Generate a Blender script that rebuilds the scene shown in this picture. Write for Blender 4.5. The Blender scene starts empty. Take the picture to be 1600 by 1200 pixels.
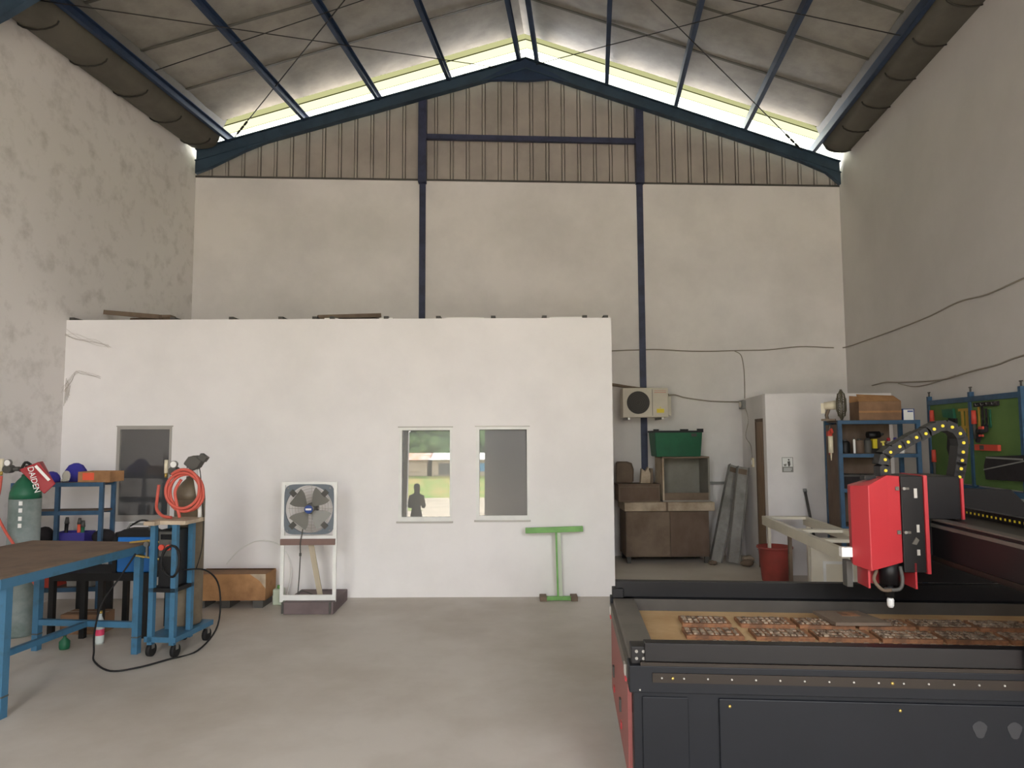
import bpy, math, random
from mathutils import Vector, Matrix
random.seed(7)
S = bpy.context.scene
C = S.collection

# ------------------------------------------------------------------ camera, sky, sun, exposure
cam_d = bpy.data.cameras.new('camera'); cam = bpy.data.objects.new('camera', cam_d); C.objects.link(cam)
cam_d.sensor_width = 36.0; cam_d.lens = 24.3; cam_d.clip_start = 0.02
right = Vector((0.99999, 0.0, -0.004479)); fwd = Vector((0.000333, 0.997227, 0.074422))
up = right.cross(fwd)
m = Matrix((right, up, -fwd)).transposed().to_4x4(); m.translation = (0, 0, 1.7)
cam.matrix_world = m
S.camera = cam
S.view_settings.view_transform = 'Standard'; S.view_settings.look = 'None'
S.view_settings.gamma = 1.0; S.view_settings.use_curve_mapping = False
S.view_settings.exposure = 3.25
S.cycles.use_denoising = True
S.cycles.max_bounces = 12; S.cycles.diffuse_bounces = 7; S.cycles.sample_clamp_indirect = 12

W = bpy.data.worlds.new('sky'); S.world = W; W.use_nodes = True
bg = W.node_tree.nodes['Background']; bg.inputs[0].default_value = (0.95, 0.96, 1.0, 1); bg.inputs[1].default_value = 1.6
sd = bpy.data.lights.new('sun', 'SUN'); sd.energy = 3.2; sd.angle = 0.06; sd.color = (1.0, 0.97, 0.93)
sun = bpy.data.objects.new('sun', sd); C.objects.link(sun)
sun.rotation_euler = Vector((0.35, 0.55, -1.15)).to_track_quat('-Z', 'Y').to_euler()
# sampling guide for the sky seen through the open front of the hall
def portal(x0, x1, z0, z1, y):
    l = bpy.data.lights.new('door_portal', 'AREA'); l.shape = 'RECTANGLE'; l.size = x1 - x0; l.size_y = z1 - z0
    l.cycles.is_portal = True
    o = bpy.data.objects.new('door_portal', l); C.objects.link(o)
    o.location = ((x0 + x1) / 2, y, (z0 + z1) / 2); o.rotation_euler = (math.radians(90), 0, 0)
FRONT_Y = -2.5
OPEN = [(-2.63, -0.69), (1.35, 3.2)]; OPEN_TOP = 4.7
for a, b in OPEN: portal(a, b, 0.02, OPEN_TOP, FRONT_Y - 0.2)

# ------------------------------------------------------------------ helpers
def lin(c):
    c = c / 255.0
    return c / 12.92 if c <= 0.04045 else ((c + 0.055) / 1.055) ** 2.4
MATS = {}
def mat(name, rgb, rough=0.6, metal=0.0, var=0.0, scale=6.0, rgb2=None, bump=0.0, bscale=40.0, lo=0.4, hi=0.65, spec=0.4, stretch=None):
    """procedural material: base colour broken up by noise towards rgb2, optional fine relief"""
    mt = bpy.data.materials.new(name); mt.use_nodes = True; nt = mt.node_tree; b = nt.nodes['Principled BSDF']
    col = (lin(rgb[0]), lin(rgb[1]), lin(rgb[2]), 1)
    b.inputs['Base Color'].default_value = col; b.inputs['Roughness'].default_value = rough
    b.inputs['Metallic'].default_value = metal; b.inputs['Specular IOR Level'].default_value = spec
    tc = nt.nodes.new('ShaderNodeTexCoord'); src = tc.outputs['Object']
    if stretch:
        mp = nt.nodes.new('ShaderNodeMapping'); mp.inputs['Scale'].default_value = stretch
        nt.links.new(src, mp.inputs[0]); src = mp.outputs[0]
    if rgb2 or var:
        if not rgb2: rgb2 = tuple(max(0, x * (1 - var)) for x in rgb)
        n = nt.nodes.new('ShaderNodeTexNoise'); n.inputs['Scale'].default_value = scale; n.inputs['Detail'].default_value = 6
        n.inputs['Roughness'].default_value = 0.62
        nt.links.new(src, n.inputs['Vector'])
        r = nt.nodes.new('ShaderNodeValToRGB'); r.color_ramp.elements[0].position = lo; r.color_ramp.elements[1].position = hi
        r.color_ramp.elements[0].color = col
        r.color_ramp.elements[1].color = (lin(rgb2[0]), lin(rgb2[1]), lin(rgb2[2]), 1)
        nt.links.new(n.outputs['Fac'], r.inputs[0]); nt.links.new(r.outputs[0], b.inputs['Base Color'])
    if bump:
        n2 = nt.nodes.new('ShaderNodeTexNoise'); n2.inputs['Scale'].default_value = bscale; n2.inputs['Detail'].default_value = 4
        nt.links.new(src, n2.inputs['Vector'])
        bp = nt.nodes.new('ShaderNodeBump'); bp.inputs['Strength'].default_value = bump; bp.inputs['Distance'].default_value = 0.01
        nt.links.new(n2.outputs['Fac'], bp.inputs['Height']); nt.links.new(bp.outputs[0], b.inputs['Normal'])
    MATS[name] = mt
    return mt

class MB:
    """collects shapes for one mesh"""
    def __init__(s): s.v = []; s.f = []; s.sm = []
    def add(s, vs, fs, smooth=False):
        o = len(s.v); s.v += [tuple(p) for p in vs]
        for f in fs: s.f.append(tuple(i + o for i in f)); s.sm.append(smooth)
        return s
    def box(s, x0, x1, y0, y1, z0, z1):
        vs = [(x, y, z) for z in (z0, z1) for y in (y0, y1) for x in (x0, x1)]
        return s.add(vs, [(0, 2, 3, 1), (4, 5, 7, 6), (0, 1, 5, 4), (2, 6, 7, 3), (0, 4, 6, 2), (1, 3, 7, 5)])
    def bar(s, p0, p1, w, h=None, upv=(0, 0, 1)):
        """rectangular bar from p0 to p1, w across, h along upv"""
        h = h or w; p0 = Vector(p0); p1 = Vector(p1); d = (p1 - p0).normalized(); u = Vector(upv)
        if abs(d.dot(u)) > 0.99: u = Vector((0, 1, 0))
        a = d.cross(u).normalized(); u = a.cross(d).normalized()
        vs = [p + a * (i * w / 2) + u * (j * h / 2) for p in (p0, p1) for i, j in ((-1, -1), (1, -1), (1, 1), (-1, 1))]
        return s.add(vs, [(3, 2, 1, 0), (4, 5, 6, 7), (0, 1, 5, 4), (1, 2, 6, 5), (2, 3, 7, 6), (3, 0, 4, 7)])
    def cyl(s, p0, p1, r0, r1=None, n=16, caps=True):
        r1 = r0 if r1 is None else r1; p0 = Vector(p0); p1 = Vector(p1); d = (p1 - p0).normalized()
        a = d.orthogonal().normalized(); b = d.cross(a)
        ring = [a * math.cos(2 * math.pi * i / n) + b * math.sin(2 * math.pi * i / n) for i in range(n)]
        vs = [p0 + q * r0 for q in ring] + [p1 + q * r1 for q in ring]
        s.add(vs, [(i, (i + 1) % n, n + (i + 1) % n, n + i) for i in range(n)], True)
        if caps: s.add(vs[:n], [tuple(range(n - 1, -1, -1))]); s.add(vs[n:], [tuple(range(n))])
        return s
    def tube(s, pts, r, n=8, closed=False, smoothpts=0):
        P = [Vector(p) for p in pts]
        if smoothpts: P = catmull(P, smoothpts, closed)
        m_ = len(P); o = []
        prev = None
        for i in range(m_):
            a = P[(i - 1) % m_] if (closed or i > 0) else P[i]; b = P[(i + 1) % m_] if (closed or i < m_ - 1) else P[i]
            d = (b - a).normalized()
            u = (prev - d * prev.dot(d)).normalized() if prev is not None else d.orthogonal().normalized()
            prev = u; w = d.cross(u)
            o += [P[i] + u * (r * math.cos(2 * math.pi * k / n)) + w * (r * math.sin(2 * math.pi * k / n)) for k in range(n)]
        fs = []
        for i in range(m_ if closed else m_ - 1):
            j = (i + 1) % m_
            fs += [(i * n + k, i * n + (k + 1) % n, j * n + (k + 1) % n, j * n + k) for k in range(n)]
        s.add(o, fs, True)
        if not closed: s.add(o[:n], [tuple(range(n - 1, -1, -1))]); s.add(o[-n:], [tuple(range(n))])
        return s
    def lathe(s, prof, n=24, c=(0, 0, 0), axis='z', caps=True):
        """profile of (r, z)"""
        vs = []
        for r, z in prof:
            for i in range(n):
                a = 2 * math.pi * i / n; p = (r * math.cos(a), r * math.sin(a), z)
                if axis == 'y': p = (p[0], -p[2], p[1])
                if axis == 'x': p = (p[2], p[0], p[1])
                vs.append((p[0] + c[0], p[1] + c[1], p[2] + c[2]))
        fs = [(j * n + i, j * n + (i + 1) % n, (j + 1) * n + (i + 1) % n, (j + 1) * n + i) for j in range(len(prof) - 1) for i in range(n)]
        s.add(vs, fs, True)
        if caps:
            s.add(vs[:n], [tuple(range(n - 1, -1, -1))]); s.add(vs[-n:], [tuple(range(n))])
        return s
    def ball(s, c, r, n=16, sc=(1, 1, 1)):
        vs = []; k = n // 2
        for j in range(k + 1):
            t = math.pi * j / k
            for i in range(n):
                a = 2 * math.pi * i / n
                vs.append((c[0] + r * sc[0] * math.sin(t) * math.cos(a), c[1] + r * sc[1] * math.sin(t) * math.sin(a), c[2] - r * sc[2] * math.cos(t)))
        return s.add(vs, [(j * n + i, j * n + (i + 1) % n, (j + 1) * n + (i + 1) % n, (j + 1) * n + i) for j in range(k) for i in range(n)], True)
    def prism(s, poly, z0, z1, plane='xy'):
        """polygon extruded; plane xy -> along z, xz -> along y, yz -> along x"""
        def P(a, b, c): return (a, b, c) if plane == 'xy' else ((a, c, b) if plane == 'xz' else (c, a, b))
        n = len(poly); vs = [P(a, b, z0) for a, b in poly] + [P(a, b, z1) for a, b in poly]
        return s.add(vs, [tuple(range(n - 1, -1, -1)), tuple(range(n, 2 * n))] + [(i, (i + 1) % n, n + (i + 1) % n, n + i) for i in range(n)])
    def xf(s, M, i0=0):
        s.v[i0:] = [tuple(M @ Vector(p)) for p in s.v[i0:]]; return s
    def mesh(s, name):
        me = bpy.data.meshes.new(name); me.from_pydata(s.v, [], s.f); me.polygons.foreach_set('use_smooth', s.sm)
        import bmesh
        bm = bmesh.new(); bm.from_mesh(me); bmesh.ops.remove_doubles(bm, verts=bm.verts, dist=1e-6); bmesh.ops.recalc_face_normals(bm, faces=bm.faces); bm.to_mesh(me); bm.free()
        return me
    def build(s, name, material, parent=None, bevel=0.0, loc=None, rz=0.0):
        me = s.mesh(name); me.materials.append(MATS[material])
        o = bpy.data.objects.new(name, me); C.objects.link(o)
        if parent is not None: o.parent = parent
        if loc is not None: o.location = loc; o.rotation_euler = (0, 0, rz)
        if bevel:
            md = o.modifiers.new('edge', 'BEVEL'); md.width = bevel; md.segments = 2; md.limit_method = 'ANGLE'; md.angle_limit = 0.7
        return o

def catmull(P, k, closed=False):
    out = []; n = len(P)
    for i in range(n if closed else n - 1):
        p0 = P[(i - 1) % n] if (closed or i > 0) else P[i]; p1 = P[i]; p2 = P[(i + 1) % n]
        p3 = P[(i + 2) % n] if (closed or i < n - 2) else p2
        for j in range(k):
            t = j / k
            out.append(0.5 * ((2 * p1) + (p2 - p0) * t + (2 * p0 - 5 * p1 + 4 * p2 - p3) * t * t + (3 * p1 - p0 - 3 * p2 + p3) * t ** 3))
    if not closed: out.append(P[-1])
    return out

def tag(o, label, cat, group=None):
    o['label'] = label; o['category'] = cat
    if group: o['group'] = group
    return o
def struct(o, label=None):
    o['kind'] = 'structure'
    if label: o['label'] = label
    return o
def thing(name, label, cat, loc=(0, 0, 0), rz=0.0, group=None):
    o = bpy.data.objects.new(name, None); C.objects.link(o); o.empty_display_size = 0.1
    o.location = loc; o.rotation_euler = (0, 0, rz)
    return tag(o, label, cat, group)
def share(src, parent, loc=None):
    o = src.copy(); C.objects.link(o); o.parent = parent
    if loc is not None: o.location = loc
    return o
def lettering(name, text, size, material, parent, M, depth=0.0008, align='CENTER'):
    cu = bpy.data.curves.new(name, 'FONT'); cu.body = text; cu.size = size; cu.extrude = depth; cu.align_x = align; cu.align_y = 'CENTER'
    t = bpy.data.objects.new(name, cu); C.objects.link(t)
    dg = bpy.context.evaluated_depsgraph_get(); me = bpy.data.meshes.new_from_object(t.evaluated_get(dg))
    bpy.data.objects.remove(t); me.transform(M); me.materials.clear(); me.materials.append(MATS[material])
    o = bpy.data.objects.new(name, me); C.objects.link(o); o.parent = parent
    return o

# ------------------------------------------------------------------ materials
mat('white_plaster', (232, 228, 226), 0.9, var=0.06, scale=0.9, bump=0.08, bscale=30)
mat('office_plaster', (239, 236, 235), 0.9, var=0.03, scale=1.2, bump=0.04, bscale=20)
mat('stained_plaster', (222, 218, 215), 0.92, rgb2=(176, 171, 165), scale=5.0, lo=0.5, hi=0.9, bump=0.1, bscale=25)
mat('grey_plaster', (204, 200, 197), 0.9, var=0.04, scale=0.8, bump=0.05)
mat('concrete', (202, 196, 187), 0.55, rgb2=(172, 163, 150), scale=0.55, lo=0.42, hi=0.72, bump=0.03, bscale=60, spec=0.3)
mat('foil', (158, 154, 147), 0.42, 0.35, var=0.12, scale=3.0, bump=0.25, bscale=9)
mat('foil_seam', (96, 94, 86), 0.5, 0.3)
mat('cladding', (174, 166, 158), 0.55, 0.1, var=0.1, scale=1.4)
mat('roof_steel', (58, 78, 96), 0.5, 0.1, var=0.15, scale=4)
mat('column_steel', (60, 66, 92), 0.5, 0.1, var=0.2, scale=7)
mat('purlin_steel', (44, 62, 90), 0.5, 0.15, var=0.15, scale=5)
mat('gutter_sheet', (100, 96, 87), 0.6, 0.2, var=0.12, scale=2.5)
mat('dark_strap', (48, 46, 42), 0.7)
mat('rod_steel', (52, 50, 50), 0.55, 0.4)
mat('blue_paint', (60, 106, 136), 0.5, 0.0, rgb2=(56, 88, 104), scale=9, lo=0.5, hi=0.75)
mat('blue_rack', (54, 88, 118), 0.5, var=0.15, scale=9)
mat('deep_blue', (26, 58, 122), 0.45)
mat('welder_blue', (38, 116, 196), 0.4)
mat('table_top', (120, 100, 82), 0.65, rgb2=(92, 72, 58), scale=3.5, lo=0.45, hi=0.75)
mat('black_steel', (28, 27, 27), 0.55, 0.2)
mat('black_plastic', (23, 22, 23), 0.5)
mat('rubber', (26, 25, 25), 0.75)
mat('grey_plastic', (140, 140, 136), 0.5)
mat('dark_grey', (78, 76, 72), 0.55)
mat('alu', (196, 192, 186), 0.4, 0.5)
mat('alu_old', (176, 172, 166), 0.5, 0.3)
mat('steel', (150, 148, 144), 0.35, 0.8)
mat('brass', (196, 168, 92), 0.35, 0.7)
mat('cardboard', (176, 132, 90), 0.85, rgb2=(142, 104, 70), scale=4)
mat('cardboard_dark', (140, 108, 82), 0.85, var=0.15, scale=4)
mat('brown_wood', (112, 94, 80), 0.75, rgb2=(98, 80, 66), scale=3, stretch=(2, 2, 1))
mat('dusty_brown', (128, 112, 96), 0.85, rgb2=(104, 88, 74), scale=2.5)
mat('dusty_light', (196, 180, 158), 0.85, rgb2=(150, 132, 112), scale=3)
mat('grey_box', (150, 146, 136), 0.8, var=0.1, scale=3)
mat('galvanised', (158, 156, 150), 0.5, 0.25, rgb2=(128, 126, 120), scale=4)
mat('green_paint', (128, 184, 104), 0.5, var=0.12, scale=5)
mat('pale_green', (196, 206, 186), 0.6)
mat('green_crate', (30, 100, 68), 0.5, var=0.12, scale=3)
mat('peg_green', (94, 122, 66), 0.7, rgb2=(76, 106, 56), scale=1.5)
mat('red_plastic', (158, 70, 62), 0.5, rgb2=(130, 66, 58), scale=4)
mat('machine_red', (184, 54, 60), 0.4, spec=0.5)
mat('machine_red_dull', (152, 88, 84), 0.5)
mat('bed_side', (78, 74, 68), 0.55, 0.1, var=0.1, scale=4)
mat('hose_red', (196, 90, 76), 0.55)
mat('mask_red', (158, 40, 46), 0.45)
mat('dust', (52, 52, 54), 0.9)
mat('machine_dark', (22, 24, 29), 0.5, var=0.08, scale=3, spec=0.25)
mat('machine_black', (24, 22, 23), 0.45, spec=0.3)
mat('machine_grey', (108, 103, 95), 0.5, 0.2, var=0.1, scale=5)
mat('rail_brown', (42, 35, 29), 0.45, 0.3)
mat('bed_board', (206, 176, 132), 0.7, rgb2=(182, 148, 104), scale=2.0)
mat('carved_wood', (160, 112, 78), 0.7, rgb2=(116, 84, 62), scale=16, lo=0.4, hi=0.6)
mat('carved_top', (178, 160, 138), 0.7, rgb2=(104, 84, 68), scale=30, lo=0.42, hi=0.6)
mat('white_paint', (236, 236, 232), 0.5, var=0.04, scale=5)
mat('white_melamine', (226, 220, 202), 0.4, var=0.05, scale=3)
mat('white_plastic', (235, 234, 230), 0.4)
mat('beige_plastic', (206, 198, 182), 0.5, var=0.05, scale=3)
mat('grille_dark', (58, 54, 50), 0.6)
mat('yellow', (222, 200, 52), 0.5)
mat('ochre', (168, 136, 54), 0.55)
mat('pale_yellow', (238, 226, 110), 0.5)
mat('orange', (226, 92, 64), 0.55)
mat('fan_grey', (108, 116, 124), 0.5)
mat('blade_grey', (124, 122, 116), 0.45, 0.2)
mat('fan_brown', (128, 104, 96), 0.7)
mat('base_brown', (112, 98, 98), 0.7, var=0.1, scale=5)
mat('bamboo', (186, 174, 152), 0.7)
mat('logo_blue', (60, 84, 150), 0.5)
mat('cylinder_green', (34, 98, 70), 0.5, var=0.15, scale=6)
mat('cylinder_grey', (140, 150, 148), 0.55, rgb2=(108, 122, 118), scale=5)
mat('cylinder_brown', (120, 108, 90), 0.55, var=0.15, scale=5)
mat('cloth_blue', (62, 60, 158), 0.9, var=0.2, scale=9)
mat('glove_grey', (186, 182, 170), 0.9)
mat('crate_blue', (56, 50, 128), 0.5)
mat('dark_bag', (44, 40, 42), 0.9, var=0.2, scale=8)
mat('fan_olive', (104, 98, 80), 0.55, 0.2)
mat('cream', (222, 212, 186), 0.5)
mat('door_wood', (150, 122, 96), 0.55, rgb2=(122, 98, 76), scale=5, stretch=(6, 6, 1))
mat('wire_grey', (150, 142, 130), 0.7)
mat('cobweb', (176, 168, 158), 0.95)
mat('sign_grey', (138, 136, 130), 0.6)
mat('sign_dark', (92, 90, 86), 0.6)
mat('skin', (150, 108, 84), 0.6)
mat('dark_cloth', (50, 50, 52), 0.9)
mat('sand', (164, 154, 138), 0.95, var=0.1, scale=0.6)
mat('grass', (104, 132, 66), 0.95, rgb2=(150, 136, 84), scale=0.5)
mat('leaf', (70, 100, 54), 0.8, rgb2=(110, 136, 84), scale=1.2)
mat('bark', (96, 80, 64), 0.9)
mat('white_roof', (240, 240, 238), 0.5)
mat('tile_roof', (206, 140, 110), 0.8, rgb2=(196, 176, 172), scale=1.5)
mat('house_wall', (176, 160, 140), 0.9, var=0.1, scale=1)
mat('house_blue', (84, 136, 168), 0.7)
mat('bottle_clear', (196, 204, 200), 0.12, spec=0.6)
mat('label_pink', (206, 62, 96), 0.6)
mat('screen_black', (20, 20, 22), 0.25)
mat('door_leaf', (150, 150, 148), 0.6, var=0.05, scale=2)
mat('orange_red', (200, 74, 58), 0.5)

# coated window glass: dark body with a partly mirrored face
mt = bpy.data.materials.new('mirror_glass'); mt.use_nodes = True; nt = mt.node_tree
b_ = nt.nodes['Principled BSDF']; b_.inputs['Base Color'].default_value = (0.068, 0.068, 0.07, 1); b_.inputs['Roughness'].default_value = 0.25
g_ = nt.nodes.new('ShaderNodeBsdfGlossy'); g_.inputs['Roughness'].default_value = 0.0; g_.inputs['Color'].default_value = (0.95, 0.95, 0.92, 1)
mx = nt.nodes.new('ShaderNodeMixShader'); mx.inputs[0].default_value = 0.10
nt.links.new(b_.outputs[0], mx.inputs[1]); nt.links.new(g_.outputs[0], mx.inputs[2])
nt.links.new(mx.outputs[0], nt.nodes['Material Output'].inputs[0]); MATS['mirror_glass'] = mt
# translucent sheet added to make the bright glow above the back rafter
mt = bpy.data.materials.new('glow_bright'); mt.use_nodes = True; nt = mt.node_tree
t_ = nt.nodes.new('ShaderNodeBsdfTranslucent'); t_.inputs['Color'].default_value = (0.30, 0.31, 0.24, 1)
nt.links.new(t_.outputs[0], nt.nodes['Material Output'].inputs[0]); MATS['glow_bright'] = mt

for nm_, cc_ in (('glow_mid', (0.058, 0.058, 0.034, 1)), ('glow_dim', (0.026, 0.026, 0.0125, 1))):  # dimmer, yellower steps of the added glow
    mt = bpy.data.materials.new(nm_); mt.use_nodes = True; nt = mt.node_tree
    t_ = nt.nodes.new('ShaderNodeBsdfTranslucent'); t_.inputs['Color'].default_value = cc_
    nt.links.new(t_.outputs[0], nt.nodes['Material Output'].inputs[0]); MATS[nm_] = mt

# ------------------------------------------------------------------ the hall
K = 0.1173                                    # the side walls run slightly askew to the back wall
RZL = -math.atan(K)
def lx(y): return -5.714 + K * y              # left wall face
def rx(y): return 3.678 + K * y               # right wall face
def by(x): return 9.77 + 0.02 * (x + 4.57)    # back wall face

f = MB().add([(-6.4, -2.7, 0), (4.1, -2.7, 0), (5.2, 10.3, 0), (-4.6, 10.3, 0), (-6.4, -2.7, -.1), (4.1, -2.7, -.1), (5.2, 10.3, -.1), (-4.6, 10.3, -.1)],
             [(0, 1, 2, 3), (7, 6, 5, 4), (0, 4, 5, 1), (1, 5, 6, 2), (2, 6, 7, 3), (3, 7, 4, 0)])
struct(f.build('floor', 'concrete'), 'bare grey concrete floor of the workshop')
w = MB().prism([(lx(-2.6), -2.6), (lx(10.05), 10.05), (lx(10.05) - .15, 10.05), (lx(-2.6) - .15, -2.6)], 0, 5.88)
struct(w.build('wall_left', 'stained_plaster'), 'tall white side wall with dark mould specks')
w = MB().prism([(rx(-2.6), -2.6), (rx(-2.6) + .15, -2.6), (rx(10.05) + .15, 10.05), (rx(10.05), 10.05)], 0, 5.8)
struct(w.build('wall_right', 'grey_plaster'), 'tall plain side wall behind the tool board')
# back wall: plastered brickwork with a sheet-clad gable on top
zl, zr = 5.464, 5.349
def btop(x): return zl + (zr - zl) * (x + 4.57) / 9.41
w = MB().add([(-4.57, by(-4.57), 0), (4.85, by(4.85), 0), (4.85, by(4.85), btop(4.85)), (-4.57, by(-4.57), btop(-4.57)),
              (-4.57, by(-4.57) + .2, 0), (4.85, by(4.85) + .2, 0), (4.85, by(4.85) + .2, btop(4.85)), (-4.57, by(-4.57) + .2, btop(-4.57))],
             [(0, 1, 2, 3), (7, 6, 5, 4), (3, 2, 6, 7), (0, 4, 5, 1), (0, 3, 7, 4), (1, 5, 6, 2)])
wall_back = struct(w.build('wall_back', 'white_plaster'), 'white plastered back wall below a sheet clad gable')
# rafter line over the back wall (top edge): eave left, ridge, eave right
EL, RG, ER = (-4.5, 5.80), (0.22, 7.19), (4.79, 5.655)
SL = (RG[1] - EL[1]) / (RG[0] - EL[0]); SR = (RG[1] - ER[1]) / (ER[0] - RG[0])
def rtop(s): return EL[1] + SL * (s - EL[0]) if s < RG[0] else ER[1] + SR * (ER[0] - s)
rib_w, pitch = 0.045, 0.2335
x = -4.57; k = 0
while x < 4.84:
    x1 = min(x + pitch, 4.85)
    g0 = max(x, x1 - rib_w); prof = [(x, 0.0), (max(x, g0 - .012), 0.0), (max(x, g0 - .006), 0.04), (g0, 0.04), (g0 + .002, -0.012), (x1 - .016, -0.012), (x1 - .014, 0.04), (x1 - .006, 0.04), (x1, 0.0)]
    vs = []
    for px, py in prof:
        yy = by(px) + .03 + py
        vs += [(px, yy, btop(px) - .01), (px, yy, rtop(px) - .06)]
    MB().add(vs, [(2 * i, 2 * i + 2, 2 * i + 3, 2 * i + 1) for i in range(8)]).build('cladding_sheet', 'cladding', wall_back)
    x = x1
t = MB().add([(-4.57, by(-4.57) - .012, zl - .012), (4.85, by(4.85) - .012, zr - .012), (4.85, by(4.85) - .012, zr + .014), (-4.57, by(-4.57) - .012, zl + .014),
              (-4.57, by(-4.57) + .05, zl - .012), (4.85, by(4.85) + .05, zr - .012), (4.85, by(4.85) + .05, zr + .014), (-4.57, by(-4.57) + .05, zl + .014)],
             [(0, 1, 2, 3), (7, 6, 5, 4), (3, 2, 6, 7), (0, 4, 5, 1), (0, 3, 7, 4), (1, 5, 6, 2)])
struct(t.build('trim_1', 'dark_grey'), 'dark flashing strip under the gable sheets')
# front wall behind the camera, with the open doorway that lets the daylight in
g = MB()
xs = [lx(FRONT_Y) - .1] + [v for p in OPEN for v in p] + [rx(FRONT_Y) + .1]
for a, b in ((0, 1), (2, 3), (4, 5)): g.box(xs[a], xs[b], FRONT_Y - .2, FRONT_Y, 0, OPEN_TOP)
dx = K * (FRONT_Y - 9.62)
g.prism([(xs[0], OPEN_TOP), (xs[-1], OPEN_TOP), (ER[0] + dx + .3, ER[1] + .1), (RG[0] + dx, RG[1] + .2), (EL[0] + dx - .3, EL[1] + .1)], FRONT_Y - .2, FRONT_Y, 'xz')
struct(g.build('wall_front', 'grey_plaster'), 'street side wall with two tall open doorways')

# ------------------------------------------------------------------ roof: foil sheets, purlins, rafters, gutters, rods
ceil = bpy.data.objects.new('ceiling', None); C.objects.link(ceil); struct(ceil, 'silver foil lined pitched roof on blue purlins')
OFF = 0.225                                    # foil hangs this far above the rafter top
def roofpt(s, t, dz=OFF): return (s + K * t, 9.62 + t, rtop(s) + dz)
edges = [-0.16 - 0.89 * i for i in range(15)]
for i in range(14):
    t1, t0 = edges[i], max(edges[i + 1], -12.2)
    for sa, sb in ((EL[0] - .42, RG[0]), (RG[0], ER[0] + .42)):
        vs = []
        for t_, dz in ((t0, OFF + .004), ((t0 + t1) / 2, OFF - .012), (t1, OFF)):
            for q in range(7):
                s_ = sa + (sb - sa) * q / 6
                sag = -.006 * math.sin(q * 2.1 + i)
                vs.append(roofpt(s_ + (1e-5 if sa == RG[0] and q == 0 else 0), t_, dz + (sag if 0 < q < 6 else 0)))
        fs = [(r * 7 + q, r * 7 + q + 1, r * 7 + q + 8, r * 7 + q + 7) for r in range(2) for q in range(6)]
        nb = len(vs); vs2 = [(a, b, c + .02) for a, b, c in vs]
        MB().add(vs, fs, True).add(vs2, fs, True).build('foil_sheet', 'foil', ceil)
        if 0 < i < 7:
            p0, p1 = roofpt(sa + (.001 if sa == RG[0] else .3), t1, OFF - .008), roofpt(sb - (.3 if sa == RG[0] else .001), t1, OFF - .008)
            MB().bar(p0, p1, .035, .012).build('foil_seam', 'foil_seam', ceil)
for sa, sb in ((EL[0] - .42, RG[0]), (RG[0], ER[0] + .42)):       # added end sheets, standing in for daylight glow at the rear gap
    MB().add([roofpt(sa, .24, OFF + .03), roofpt(sb, .24, OFF + .03), roofpt(sb, 1.3, OFF + .03), roofpt(sa, 1.3, OFF + .03)], [(0, 1, 2, 3)]).build('glow_sheet', 'glow_bright', ceil)
    for ta, tb_, zz, mm in ((.0, .26, .026, 'glow_mid'), (-.20, .03, .022, 'glow_dim')):  # stepped strips, the glow's fade put into their colour
        MB().add([roofpt(sa, ta, OFF + zz), roofpt(sb, ta, OFF + zz), roofpt(sb, tb_, OFF + zz), roofpt(sa, tb_, OFF + zz)], [(0, 1, 2, 3)]).build('glow_fade_sheet', mm, ceil)
for s_ in (-4.07, -3.0, -1.95, -0.93, 0.09, 0.35, 1.37, 2.37, 3.38, 4.37):
    c = MB()
    za = rtop(s_)
    h, wd = (.11, .05)
    for t0, t1 in ((-12.1, 1.2),):
        p0, p1 = Vector(roofpt(s_, t0, .05)), Vector(roofpt(s_, t1, .05))
        c.bar(p0 + Vector((0, 0, .0)), p1, .012, h)                                   # web
        for zz in (-h / 2, h / 2): c.bar(p0 + Vector((wd / 2, 0, zz)), p1 + Vector((wd / 2, 0, zz)), wd, .008)
    c.build('purlin', 'purlin_steel', ceil)

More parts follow.
